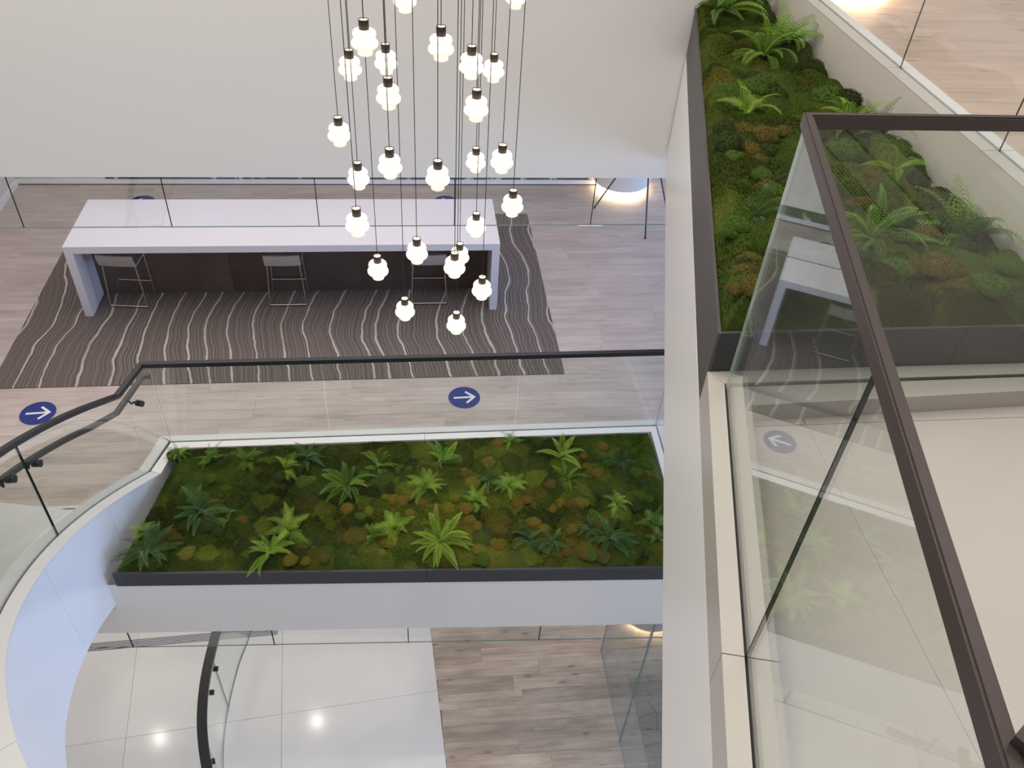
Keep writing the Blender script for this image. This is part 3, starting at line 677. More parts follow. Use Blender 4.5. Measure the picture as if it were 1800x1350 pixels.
def stool_parts(root):
    w = .205
    seat = MB(); n_ = 12; prof = []
    for k in range(n_ + 1):
        t = k / n_
        if t < .6: prof.append((.36 - t / .6 * .34, .585 + .012 * math.sin(t * 4)))
        else:
            a = (t - .6) / .4; prof.append((.02 - .055 * math.sin(a * math.pi / 2), .585 + .155 * a ** 1.3))
    vs = []
    for (y, z) in prof:
        for sx in (-1, -.5, 0, .5, 1): vs.append((sx * w, y, z + .008 * sx * sx))
    for (y, z) in prof:
        for sx in (-1, -.5, 0, .5, 1): vs.append((sx * w, y + (-.018 if z > .6 else -.004), z + .008 * sx * sx - (.02 if z < .62 else .004)))
    m5 = len(prof) * 5; fs_ = []
    for i in range(n_):
        for k in range(4):
            a = i * 5 + k; fs_.append((a, a + 1, a + 6, a + 5)); fs_.append((m5 + a + 5, m5 + a + 6, m5 + a + 1, m5 + a))
    for i in range(n_):
        a = i * 5; fs_ += [(a, a + 5, m5 + a + 5, m5 + a), (a + 4 + 5, a + 4, m5 + a + 4, m5 + a + 9)]
    for k in range(4): fs_ += [(k + 1, k, m5 + k, m5 + k + 1), (n_ * 5 + k, n_ * 5 + k + 1, m5 + n_ * 5 + k + 1, m5 + n_ * 5 + k)]
    seat.add(vs, fs_, 0, True)
    link('seat', seat.mesh('seat', M_SEAT), root)
    r = .0085
    link('rear_frame', MB().tube([(-.185, .02, .57), (.185, .02, .57)], r).tube([(-.215, -.01, .03), (.215, -.01, .03)], r).mesh('rear_frame', M_CHROME), root)
    leg = lambda a, b: link('leg', MB().tube([a, b], r).mesh('leg', M_CHROME), root)
    leg((-.185, .02, .572), (-.217, -.012, .0)); leg((.185, .02, .572), (.217, -.012, .0))
    leg((-.185, .30, .575), (-.212, .275, .0)); leg((.185, .30, .575), (.212, .275, .0))
    link('footrest', MB().tube([(-.206, .285, .20), (.206, .285, .20)], r).mesh('footrest', M_CHROME), root)
    link('side_rail', MB().tube([(-.186, .01, .572), (-.186, .31, .576)], r).tube([(.186, .01, .572), (.186, .31, .576)], r).mesh('side_rail', M_CHROME), root)
def copy_tree(o, parent=None):
    c = o.copy(); COL.objects.link(c)
    if parent is not None: c.parent = parent
    for ch in [x for x in o.children]: copy_tree(ch, c)
    return c
sl = ['taupe bar stool with chrome frame at the left end of the white counter', 'taupe bar stool with chrome frame at the middle of the white counter', 'taupe bar stool with chrome frame near the right leg of the white counter']
s1 = thing('bar_stool', (-3.30, 8.45, bt), sl[0], 'stool', 'bar stools at the white counter'); stool_parts(s1)
s1.rotation_euler.z = math.radians(-6)
for (x, y, a, l) in ((-1.465, 8.425, 0, sl[1]), (.222, 8.41, 0, sl[2])):
    c = copy_tree(s1); c.location.x = x; c.location.y = y; c.rotation_euler.z = a; c['label'] = l

# floor stickers with arrows
def sticker(x, y, rot, label):
    t = thing('floor_sticker', (x, y, L2), label, 'sticker', 'blue arrow stickers on the oak floor')
    prof = [(.172, 0), (.172, .0025), (0.0, .0025)]
    link('disc', MB().lathe(prof, 48, sm=False).mesh('disc', M_BLUE), t)
    mb = MB(); wd = .0135
    def bar(a, b, zt):
        ax, ay = a; bx, by = b; L = math.hypot(bx - ax, by - ay); nx, ny = -(by - ay) / L * wd, (bx - ax) / L * wd
        mb.prism([(ax - nx, ay - ny), (bx - nx, by - ny), (bx + nx, by + ny), (ax + nx, ay + ny)], .0026, zt)
    bar((-.115, 0), (.096, 0), .0034); bar((.018, .090), (.114, -.006), .0036); bar((.018, -.090), (.114, .006), .0038)
    link('arrow', mb.mesh('arrow', M_WHITE), t); t.rotation_euler.z = rot
sticker(-3.80, 6.655, math.radians(4), 'blue round floor sticker with white arrow beside the top of the curved stair')
sticker(.545, 6.705, math.radians(2), 'blue round floor sticker with white arrow in front of the striped rug, behind the handrail')
sticker(-3.71, 10.985, math.radians(180), 'blue round floor sticker showing behind the left end of the bar counter')
sticker(.545, 10.975, math.radians(180), 'blue round floor sticker showing behind the right end of the bar counter')

# drums with glowing bases
def drum(x, y, z, r, h, label):
    t = thing('round_pedestal', (x, y, z), label, 'pedestal')
    link('body', MB().lathe([(0, .10), (r - .03, .10), (r, .125), (r, h)], 48).mesh('body', M_DRUM), t)
    link('foot', MB().lathe([(r - .14, 0), (r - .14, .1)], 40).mesh('foot', M_DRUM), t)
    link('glow_ring', MB().lathe([(r - .10, .070), (r - .055, .070), (r - .055, .096), (r - .10, .096), (r - .10, .070)], 48).mesh('glow_ring', M_GLOW), t)
drum(3.25, 11.02 - .02 + .44, L2, .43, 1.0, 'white round pedestal with a glowing base behind the tripod lamp')
drum(3.22, 6.55, L1, .47, 1.0, 'white round pedestal with a glowing base behind the ground floor glass')
drum(3.03, 6.02, L3U, .42, 1.0, 'white round pedestal with a glowing base on the upper wood floor')
# tripod lamp
tl_ = thing('floor_lamp', (3.28, 10.5, L2), 'floor lamp on three thin black legs beside the round pedestal', 'lamp')
ap = Vector((3.30, 10.55, L2 + 1.35))
for (x, y) in ((2.718, 10.771), (3.295, 9.909), (3.83, 10.83)):
    f = Vector((x, y, L2)); obj('leg', MB().tube([f, f + (ap - f) * .97], [.011, .015], 8).tube([f, f + (ap - f) * .02], .015, 8), M_BLACK, tl_)
obj('hub', MB().lathe([(0, -.03), (.05, -.03), (.05, .04), (.0, .04)], 20, ap), M_BLACK, tl_)
obj('lamp_shade', MB().lathe([(.24, .06), (.20, .42), (.19, .42), (.23, .06), (.24, .06)], 32, ap), M_DRUM, tl_)

# ------------------------------------------------------------------ pendant cluster
PX = [(352,133,266,457,368,0),(505,305,429,592,500,0),(248,345,177,342,543,0),(521,537,440,615,745,0),(897,178,803,986,407,0),(1113,303,1018,1195,538,0),(1265,367,1185,1338,560,0),(1147,620,1052,1228,828,0),(171,812,103,265,1002,0),(530,1027,453,624,1228,0),(310,1127,241,396,1305,0),(868,1110,786,957,1310,0),(1138,1020,1067,1207,1190,0),(1327,997,1238,1400,1193,0),(642,-150,560,724,78,0),(1416,-140,1343,1490,47,0),
(302,328,227,394,521,280),(1396,203,1315,1470,385,280),(1139,363,1067,1209,528,280),(724,540,650,803,712,280),(1026,587,955,1092,725,280),(993,635,912,1065,812,280),(449,660,381,528,826,280),(1181,803,1108,1250,967,280),(638,955,574,712,1110,280),(997,1050,932,1069,1206,280)]
D_SH = .115
pl = []
for (c_, ctp, x0, x1, bt_, of) in PX:
    u = 550 + ((x0 + x1) / 2) / 3.971; v = of + (ctp + (bt_ - ctp) * .68) / 3.971; w = (x1 - x0) / 3.971
    dpt = F_PX * D_SH / w
    p = (cr * ((u - 900) / F_PX) + cd * ((v - 675) / F_PX) + cf) * dpt
    pl.append((u, v, p))
colname = lambda u: 'left' if u < 668 else ('middle' if u < 790 else 'right')
order = {}
for k in ('left', 'middle', 'right'):
    g = sorted([i for i, q in enumerate(pl) if colname(q[0]) == k], key=lambda i: -pl[i][1])
    for r, i in enumerate(g): order[i] = (k, r)
ORD = ['lowest', 'second from the bottom', 'third from the bottom', 'fourth from the bottom', 'fifth from the bottom', 'sixth from the bottom', 'seventh from the bottom', 'eighth from the bottom', 'ninth from the bottom', 'tenth from the bottom', 'eleventh from the bottom', 'twelfth from the bottom', 'thirteenth from the bottom']
R_ = .065
def arc(zc, rz, r0, r1, a0, a1, k=7):
    return [(r0 + (r1 - r0) * math.cos(math.radians(a0 + (a1 - a0) * i / k)), zc + rz * math.sin(math.radians(a0 + (a1 - a0) * i / k))) for i in range(k + 1)]
sp = [(0, -.060), (.030, -.060), (.0355, -.056), (.0365, -.034)] + arc(-.006, .0235, .037, R_, -78, 74) + [(.043, .0185)] + arc(.0385, .0195, .040, .0565, -74, 80) + [(.024, .060), (0, .060)]
KS = D_SH / .13
sc_ = lambda pr: [(a * KS, b * KS) for a, b in pr]
ME_SHADE = MB().lathe(sc_(sp), 40).mesh('shade', M_SHADE)
ME_CAP = MB().lathe(sc_([(.0225, .056), (.0243, .058), (.0243, .105), (.0212, .105), (.0212, .098), (.0, .098)]), 28).mesh('cap', M_CAP)
ME_DISC = MB().lathe(sc_([(.0210, .0985), (.0210, .1018), (0, .1018)]), 24).mesh('cap_disc', M_DISC)
zc_ = 3.55
for i, (u, v, p) in enumerate(pl):
    k, r = order[i]
    t = thing('pendant_light', (p.x, p.y, p.z), 'glowing tiered glass pendant, %s in the %s third of the cluster' % (ORD[r], k), 'pendant light', 'white glass pendants of the hanging cluster')
    link('shade', ME_SHADE, t); link('cap', ME_CAP, t); link('cap_disc', ME_DISC, t)
    L = zc_ - p.z; a = random.uniform(-.004, .004); b = random.uniform(-.004, .004)
    link('cord', MB().tube([(0, 0, .101 * KS), (a, b, L * .3), (-a, -b, L * .62), (0, 0, L)], .0019, 5).mesh('cord', M_CORD), t)

# ------------------------------------------------------------------ moss planters
def vnoise(x, y, f, seed):
    x = np.asarray(x) * f + seed * 17.3; y = np.asarray(y) * f + seed * 9.1
    xi = np.floor(x).astype(np.int64); yi = np.floor(y).astype(np.int64); fx = x - xi; fy = y - yi
    fx = fx * fx * (3 - 2 * fx); fy = fy * fy * (3 - 2 * fy)
    def h(a, b):
        n_ = (a * 374761393 + b * 668265263 + seed * 974711) & 0x7fffffff; n_ = ((n_ ^ (n_ >> 13)) * 1274126177) & 0x7fffffff
        return ((n_ ^ (n_ >> 16)) & 0xffff) / 65535.0
    return (h(xi, yi) * (1 - fx) + h(xi + 1, yi) * fx) * (1 - fy) + (h(xi, yi + 1) * (1 - fx) + h(xi + 1, yi + 1) * fx) * fy
DK, GR, YG, OR = np.array((.030, .044, .008)), np.array((.062, .103, .009)), np.array((.150, .180, .015)), np.array((.135, .108, .014))
def moss_color(x, y, s, warm):
    a = vnoise(x, y, 2.2, s) * .6 + vnoise(x, y, 5.5, s + 1) * .4
    b = vnoise(x, y, 1.6, s + 2) * .55 + vnoise(x, y, 6.0, s + 3) * .45
    c = DK + (GR - DK) * np.clip((a - .30) * 3.2, 0, 1)[:, None]
    c = c + (YG - c) * (np.clip((a - .56) * 3.5, 0, 1) * warm)[:, None]
    c = c + (OR - c) * (np.clip((b - .60) * 6, 0, .8) * warm)[:, None]
    return c
CUSH = {}
def cushions(seed, quad, count, warmf):
    """random moss cushions: centre, radius, height, colour"""
    rg = np.random.default_rng(seed); q = [np.array(c) for c in quad]; u, v = rg.random(count), rg.random(count)
    P = ((q[0] * (1 - u)[:, None] + q[1] * u[:, None]) * (1 - v)[:, None] + (q[3] * (1 - u)[:, None] + q[2] * u[:, None]) * v[:, None])
    w = warmf(P[:, 0], P[:, 1]); r = (.05 if seed < 5 else .06) + .11 * rg.random(count) ** 1.6; h = .03 + (.50 if seed < 5 else .75) * r * (.5 + .6 * rg.random(count))
    t = rg.random(count); C = np.empty((count, 3))
    for i in range(count):
        if t[i] < .22 * w[i] + .02: c = OR
        elif t[i] < .66 * w[i] + .06: c = YG
        elif t[i] < .75: c = GR
        else: c = DK * .8 + OR * .12
        C[i] = c * (.75 + .5 * rg.random())
    CUSH[seed] = (P, r, h, C)
def cush_eval(x, y, seed):
    P, r, h, C = CUSH[seed]; best = np.zeros(len(x)); idx = np.full(len(x), -1)
    wob = .8 + .4 * vnoise(x, y, 14.0, seed + 4)
    for i in range(len(r)):
        m_ = np.nonzero((np.abs(x - P[i, 0]) < r[i] * 1.3) & (np.abs(y - P[i, 1]) < r[i] * 1.3))[0]
        d2 = ((x[m_] - P[i, 0]) ** 2 + (y[m_] - P[i, 1]) ** 2) / (r[i] * wob[m_]) ** 2
        z = h[i] * np.sqrt(np.clip(1 - d2, 0, 1)); k = z > best[m_]; best[m_[k]] = z[k]; idx[m_[k]] = i
    return best, idx
def moss_height(x, y, s):
    return .030 * vnoise(x, y, 3.0, s + 5) + .020 * vnoise(x, y, 8.0, s + 6) + .012 * vnoise(x, y, 22.0, s + 7) + cush_eval(x, y, s)[0] * .8
def moss_tint(x, y, s, warm):
    c = moss_color(x, y, s, warm); b, i = cush_eval(x, y, s); k = i >= 0
    c[k] = c[k] * .45 + CUSH[s][3][i[k]] * .55
    return c
def mesh_np(name, V, T, C, mt):
    me = bpy.data.meshes.new(name); n_ = len(V); k = len(T)
    me.vertices.add(n_); me.vertices.foreach_set('co', V.astype(np.float32).ravel())
    me.loops.add(k * 3); me.loops.foreach_set('vertex_index', T.astype(np.int32).ravel())
    me.polygons.add(k); me.polygons.foreach_set('loop_start', np.arange(0, 3 * k, 3, dtype=np.int32))
    me.update(calc_edges=True)
    at_ = me.attributes.new('tint', 'FLOAT_COLOR', 'POINT'); at_.data.foreach_set('color', np.hstack([C, np.ones((n_, 1))]).astype(np.float32).ravel())
    me.materials.append(mt); return me
def blades(px, py, pz, nx, ny, nz, ln, C):
    """one small triangle blade per point"""
    n_ = len(px); a = RNG.random(n_) * 6.283; w = ln * .22
    dx, dy = np.cos(a) * w, np.sin(a) * w; tx, ty = RNG.normal(0, .55, n_) * ln, RNG.normal(0, .55, n_) * ln
    V = np.empty((n_, 3, 3)); V[:, 0] = np.stack([px - dx, py - dy, pz], 1); V[:, 1] = np.stack([px + dx, py + dy, pz], 1)
    V[:, 2] = np.stack([px + nx * ln + tx, py + ny * ln + ty, pz + nz * ln], 1)
    sh_ = (.75 + .5 * RNG.random(n_))[:, None]
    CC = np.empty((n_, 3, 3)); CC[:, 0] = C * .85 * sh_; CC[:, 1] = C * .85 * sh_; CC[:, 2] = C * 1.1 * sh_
    return V.reshape(-1, 3), np.arange(3 * n_).reshape(-1, 3), CC.reshape(-1, 3)
def moss_bed(parent, corners, ztop, seed, warmf, nbl, step, ln, drop=0.0):
    """corners: front-left, front-right, back-right, back-left"""
    fl, fr, br, bl = [np.array(c) for c in corners]; cushions(seed, corners, int(95 * np.linalg.norm(fr - fl) * np.linalg.norm(bl - fl)), warmf)
    wx = np.linalg.norm(fr - fl); wy = np.linalg.norm(bl - fl); nx_, ny_ = int(wx / step), int(wy / step)
    U, Vv = np.meshgrid(np.linspace(0, 1, nx_ + 1), np.linspace(0, 1, ny_ + 1)); U = U.ravel(); Vv = Vv.ravel()
    def pos(u, v): return (fl * (1 - u)[:, None] + fr * u[:, None]) * (1 - v)[:, None] + (bl * (1 - u)[:, None] + br * u[:, None]) * v[:, None]
    P = pos(U, Vv); edge = np.minimum.reduce([U * wx, (1 - U) * wx, Vv * wy, (1 - Vv) * wy]); e = np.clip(edge / .08, 0, 1)
    Z = ztop - .05 + .030 - drop * Vv ** .7 + (moss_height(P[:, 0], P[:, 1], seed) - .02) * e
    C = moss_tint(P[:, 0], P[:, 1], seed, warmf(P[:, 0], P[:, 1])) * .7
    i = np.arange((nx_) * (ny_)); r = i // nx_; c = i % nx_; q = r * (nx_ + 1) + c
    T = np.vstack([np.stack([q, q + 1, q + nx_ + 2], 1), np.stack([q, q + nx_ + 2, q + nx_ + 1], 1)])
    u = RNG.random(nbl); v = RNG.random(nbl); B = pos(u, v)
    ed = np.minimum.reduce([u * wx, (1 - u) * wx, v * wy, (1 - v) * wy]); ee = np.clip(ed / .08, 0, 1)
    bz_ = ztop - .05 + .030 - drop * v ** .7 + (moss_height(B[:, 0], B[:, 1], seed) - .02) * ee - .003
    bc = moss_tint(B[:, 0], B[:, 1], seed, warmf(B[:, 0], B[:, 1]))
    l_ = ln * (.5 + RNG.random(nbl)) * (.6 + .9 * vnoise(B[:, 0], B[:, 1], 4.0, seed + 9))
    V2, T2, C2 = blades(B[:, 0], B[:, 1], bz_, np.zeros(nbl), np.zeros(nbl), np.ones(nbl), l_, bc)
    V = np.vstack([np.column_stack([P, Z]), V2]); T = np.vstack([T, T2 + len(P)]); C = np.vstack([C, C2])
    loc = parent.location; V = V - np.array([loc[0], loc[1], loc[2] - OZ])
    o = link('moss', mesh_np('moss', V, T, C, M_MOSS), parent); o['kind'] = 'stuff'; o['label'] = 'mixed green moss carpet'
    return lambda x, y: ztop - .020 - drop * max(0, min(1, (y - fl[1]) / (bl[1] - fl[1]))) ** .7 + float(moss_height(np.array([x]), np.array([y]), seed)[0]) - .02
def mound_mesh(col, seed, nb=900):
    rows_, segs = 7, 18; V = []; 
    for i in range(rows_ + 1):
        th = math.pi / 2 * (1 - i / rows_) * 1.12
        for k in range(segs):
            a = 2 * math.pi * k / segs; rr = 1 + .07 * math.sin(3 * a + seed) + .05 * math.sin(5 * a + 2 * seed)
            V.append((math.sin(th) * math.cos(a) * rr, math.sin(th) * math.sin(a) * rr, math.cos(th) * .75))
    V = np.array(V); T = []
    for i in range(rows_):
        for k in range(segs):
            a, b, c, d = i * segs + k, i * segs + (k + 1) % segs, (i + 1) * segs + (k + 1) % segs, (i + 1) * segs + k
            T += [(a, b, c), (a, c, d)]
    T = np.array(T); C = np.tile(np.array(col) * .7, (len(V), 1))
    th = np.arccos(RNG.random(nb)); a = RNG.random(nb) * 6.283; rr = 1 + .07 * np.sin(3 * a + seed) + .05 * np.sin(5 * a + 2 * seed)
    d = np.stack([np.sin(th) * np.cos(a), np.sin(th) * np.sin(a), np.cos(th)], 1)
    px, py, pz = d[:, 0] * rr * .98, d[:, 1] * rr * .98, d[:, 2] * .75 * .98
    V2, T2, C2 = blades(px, py, pz, d[:, 0], d[:, 1], d[:, 2], .13 * (.6 + .8 * RNG.random(nb)), np.tile(np.array(col), (nb, 1)))
    return mesh_np('moss_mound', np.vstack([V, V2]), np.vstack([T, T2 + len(V)]), np.vstack([C, C2]), M_MOSS)
MC = {'o': (.165, .122, .013), 'y': (.160, .155, .016), 'g': (.062, .115, .012), 'd': (.036, .054, .009), 'b': (.105, .085, .014)}
MOUND = {k: [mound_mesh(c, s) for s in (1, 2.4, 4.1)] for k, c in MC.items()}
def ray(u, v): return cr * ((u - 900) / F_PX) + cd * ((v - 675) / F_PX) + cf
def on(u, v, z): d = ray(u, v); return d * (z / d.z)      # photograph point -> place on a level surface
def mound(parent, x, y, z, r, kind, flat=1.0):
    o = link('moss_mound', random.choice(MOUND[kind]), parent, (x - parent.location[0], y - parent.location[1], z + OZ - parent.location[2]), (0, 0, random.random() * 6.28), (r, r * random.uniform(.8, 1.1), r * flat))
    return o

# lower planter
ZP2 = -5.90
PL = [(-2.505, fline(-2.505)), (2.36, fline(2.36)), (2.40, 5.955), (-2.235, 5.955)]
p2 = thing('moss_planter', (0, 5.2, L2 + .04), 'long dark planter of moss in front of the lower glass guardrail', 'planter')
for x0, x1 in ((-2.505, .068), (.071, 2.36)):
    obj('front_panel', MB().prism([(x0, fline(x0) - .012), (x1, fline(x1) - .012), (x1, fline(x1) + .012), (x0, fline(x0) + .012)], -6.062, ZP2), M_PLANTER, p2)
obj('liner', MB().prism([(-2.49, fline(-2.49) + .02), (2.35, fline(2.35) + .02), (2.39, 5.955), (-2.235, 5.955)], L2 - .05, -6.03), M_PLANTER, p2)
def warm2(x, y):
    g = np.exp(-(((x - .55) / 1.5) ** 2 + ((y - 4.7) / .7) ** 2)); return np.clip(.12 + .75 * g + .25 * np.clip((x + 1) / 2, 0, 1), 0, 1)
h2 = moss_bed(p2, [(-2.49, fline(-2.49) + .015), (2.355, fline(2.355) + .015), (2.395, 5.955), (-2.235, 5.955)], ZP2, 3, warm2, 380000, .022, .0095, .075)
def m2(u, v, rpx, kind, flat=.8):
    p = on(u, v, ZP2); p.y = max(p.y, fline(p.x) + .03 + rpx / 208); mound(p2, p.x, p.y, h2(p.x, p.y) - .01, rpx / 208, kind, flat)
for (u, v, r, k) in ((813,820,14,'o'),(858,813,13,'o'),(875,780,14,'o'),(1059,781,12,'o'),(1052,829,13,'o'),(1033,815,10,'o'),(1027,798,10,'o'),(912,877,15,'o'),(928,873,13,'o'),(940,884,10,'b'),(975,890,14,'o'),(988,886,13,'o'),(1002,892,13,'b'),(1016,888,14,'o'),(1025,886,11,'y'),
        (838,928,13,'o'),(826,918,11,'o'),(818,897,14,'o'),(790,895,14,'y'),(770,890,12,'o'),(690,891,14,'o'),(705,880,13,'o'),(718,872,11,'o'),(878,961,13,'o'),(868,957,9,'y'),(912,955,11,'o'),(938,922,14,'o'),(955,935,13,'o'),(1000,963,13,'b'),(1005,935,12,'o'),(1015,927,10,'b'),
        (966,855,11,'b'),(1055,928,11,'b'),(611,894,13,'o'),(678,873,14,'y'),(690,878,12,'o'),(676,950,12,'o'),(690,955,13,'y'),(330,978,15,'y'),(394,877,10,'b'),(441,850,18,'d'),(465,858,14,'d'),(430,845,12,'b'),(490,838,13,'d'),(535,850,15,'g'),(548,842,12,'y'),
        (395,850,14,'g'),(330,860,16,'g'),(365,930,14,'d'),(330,925,14,'d'),(385,935,16,'d'),(405,945,14,'d'),(300,935,10,'b'),(490,912,16,'d'),(500,905,12,'b'),(570,998,10,'b'),(510,998,12,'o'),(538,1000,9,'o'),(830,850,16,'y'),(818,835,14,'b'),(802,872,12,'y'),
        (1110,885,12,'b'),(1125,875,13,'g'),(1140,880,11,'g'),(1118,893,12,'d'),(1140,815,14,'g'),(1120,830,13,'g'),(1130,850,14,'d'),(1105,770,14,'g'),(1120,785,13,'g'),(1060,985,14,'b'),(1035,985,12,'g'),(640,835,12,'g'),(900,830,13,'b'),(930,865,12,'b'),(740,880,11,'o'),(760,905,12,'b'),(850,995,12,'g'),(720,905,10,'o'),(735,960,12,'g'),(1080,920,12,'d'),(1100,960,12,'g')):
    m2(u, v, r, k)
for _ in range(24):
    u = random.uniform(300, 1150); v = random.uniform(790, 995); m2(u, v, random.uniform(8, 15), random.choice('gddgb' if u < 620 else 'ggbyb'), .6)

# upper planter
ZP3 = -1.80; ZB3 = -2.131
p3 = thing('moss_planter', (1.9, 4.0, ZB3), 'dark planter of moss beyond the upper landing guardrail', 'planter')
obj('side_panel', MB().prism([bp(0.0), bp(0.0, .012), bp(3.79, .012), bp(3.79)], ZB3, ZP3), M_PLANTER3, p3)
obj('front_panel', MB().prism([bp(0.0, .013), (2.06, 2.285), (2.06, 2.298), bp(.0138, .013)], ZB3, ZP3), M_PLANTER, p3)
obj('front_panel', MB().prism([(2.063, 2.285), (2.5, 2.285), (2.5, 2.298), (2.063, 2.298)], ZB3, ZP3), M_PLANTER, p3)
obj('liner', MB().prism([bp(.02, .014), (2.5, 2.30), (2.5, 5.97), bp(3.79, .014)], ZB3, ZP3 - .05), M_PLANTER, p3)
def warm3(x, y): return np.full(len(np.atleast_1d(x)), .30)
h3 = moss_bed(p3, [(1.112, 2.306), (2.49, 2.306), (2.49, 5.955), (2.035, 5.955)], ZP3, 8, warm3, 520000, .016, .0068)
def m3(u, v, rpx, kind, flat=.8):
    p = on(u, v, ZP3); d = p.dot(cf); p.x = max(min(p.x, 2.46 - rpx * d / F_PX), 1.11 + (p.y - 2.283) * .2553 + rpx * d / F_PX); p.y = min(p.y, 5.93 - 1.1 * rpx * d / F_PX); mound(p3, p.x, p.y, h3(p.x, p.y) - .01, rpx * d / F_PX, kind, flat)
for (u, v, r, k) in ((1298,255,26,'b'),(1335,262,26,'b'),(1370,255,18,'b'),(1310,285,24,'b'),(1345,285,20,'d'),(1328,298,20,'b'),(1285,305,18,'g'),(1345,355,24,'b'),(1362,350,14,'o'),(1320,180,24,'g'),(1275,178,20,'g'),(1360,185,22,'d'),(1412,185,22,'d'),(1450,196,34,'g'),(1290,160,18,'d'),(1345,175,16,'d'),
        (1500,345,26,'b'),(1530,330,22,'b'),(1560,350,26,'g'),(1600,340,24,'d'),(1640,420,26,'b'),(1620,430,22,'b'),(1640,500,34,'b'),(1600,490,26,'b'),(1560,500,28,'g'),(1670,510,22,'b'),(1720,540,30,'g'),(1300,520,24,'b'),(1285,545,18,'b'),(1310,490,20,'b'),(1275,440,18,'g'),(1580,400,24,'d'),(1500,480,22,'d'),(1480,540,24,'g'),(1765,500,26,'g'),(1370,325,18,'g'),(1330,330,20,'g')):
    m3(u, v, r, k, .75)
for _ in range(46):
    q = random.random(); v = 20 + 540 * q; u = random.uniform(1245 + 20 * q, 1390 + 400 * q); m3(u, v, random.uniform(16, 30), random.choice('gddgbdgd'), random.uniform(.7, 1.0))

# ------------------------------------------------------------------ ferns
LEAF = {'bright': leaf_mat('fern_bright', (.19, .315, .030)), 'lime': leaf_mat('fern_lime', (.25, .36, .038)), 'mid': leaf_mat('fern_mid', (.105, .200, .024)), 'deep': leaf_mat('fern_deep', (.056, .118, .028)), 'blue': leaf_mat('fern_blue', (.060, .125, .040))}
def spine(t, up, droop):
    """unit frond: out along x, rising then drooping"""
    a = up - droop * t
    return a
def frond_mesh(kind, tone, up, droop, side):
    n_ = 26 if kind == 'sword' else 15
    P = [Vector((0, 0, 0))]; ang = up; A = [ang]
    for i in range(n_):
        ang = up - droop * ((i + .5) / n_) ** 1.3; st_ = 1.0 / n_
        yaw = side * (i / n_)
        P.append(P[-1] + Vector((math.cos(ang) * math.cos(yaw), math.cos(ang) * math.sin(yaw), math.sin(ang))) * st_); A.append(ang)
    mb = MB(); mb.tube(P, [.008 * (1 - .8 * i / n_) for i in range(n_ + 1)], 3, 0, False)
    def leaf(base, dirv, nrm, L, w):
        s_ = dirv.cross(nrm).normalized(); tip = base + dirv * L - nrm * L * .18; mid = base + dirv * L * .45 + nrm * L * .06
        mb.add([base, mid + s_ * w, tip, mid - s_ * w], [(0, 1, 2), (0, 2, 3)], 0, False)
    for i in range(2, n_ + 1):
        t = i / n_; tan = (P[i] - P[i - 1]).normalized(); yv = Vector((-tan.y, tan.x, 0)); yv = yv.normalized() if yv.length > 1e-4 else Vector((0, 1, 0)); nrm = tan.cross(yv).normalized()
        if nrm.z < 0: nrm = -nrm
        for sg in (-1, 1):
            if kind == 'sword':
                L = .135 * min(1, .45 + 2.2 * t) * (1 - max(0, t - .55) / .45 * .85) * random.uniform(.9, 1.1)
                dv = (yv * sg + tan * .30 + nrm * .10).normalized(); leaf(P[i], dv, nrm, L, .0145)
            else:
                L = .30 * min(1, .75 + t) * (1 - t * .88) * random.uniform(.85, 1.12)
                dv = (yv * sg + tan * .55).normalized()
                m_ = max(2, int(6 * L / .3)); sv = dv.cross(nrm).normalized()
                for q in range(m_):
                    b_ = P[i] + dv * (L * (q + .4) / m_) - nrm * (L * .14 * (q / m_) ** 2); l2 = .085 * (1 - .72 * q / m_) * (L / .3 + .25)
                    for s2 in (-1, 1): leaf(b_, (sv * s2 + dv * .7).normalized(), nrm, l2, l2 * .24)
                leaf(P[i] + dv * L * .85, dv, nrm, L * .22, .010)
    return mb.mesh('frond', LEAF[tone])
FC = {}
def fmesh(kind, tone, v):
    k = (kind, tone, v)
    if k not in FC:
        up, dr, sd = ((1.25, 1.75, .2), (.95, 1.6, -.25), (.6, 1.15, .3), (1.4, 1.25, -.1), (.75, 2.0, .1))[v]
        FC[k] = frond_mesh(kind, tone, up, dr, sd)
    return FC[k]
def fern(p, z, r, kind, tone, nf, label, group=None, acc=None, az0=None, spread=None, lift=0):
    t = thing('fern', (p.x, p.y, z), label, 'fern', group)
    base = random.random() * 6.28
    for k in range(nf):
        az = base + 6.283 * k / nf + random.uniform(-.25, .25)
        if az0 is not None: az = az0 + random.uniform(-.5, .5) * spread
        tone_ = acc if acc and random.random() < .3 else tone
        s = r * random.uniform(.75, 1.15) * (1.0 if kind == 'sword' else .95)
        link('frond', fmesh(kind, tone_, random.randrange(5)), t, (0, 0, lift + random.uniform(-.005, .01)), (random.uniform(-.35, .35), random.uniform(-.15, .2), az), s)
    return t
G2 = 'ferns in the lower moss planter'; G3 = 'ferns in the upper moss planter'
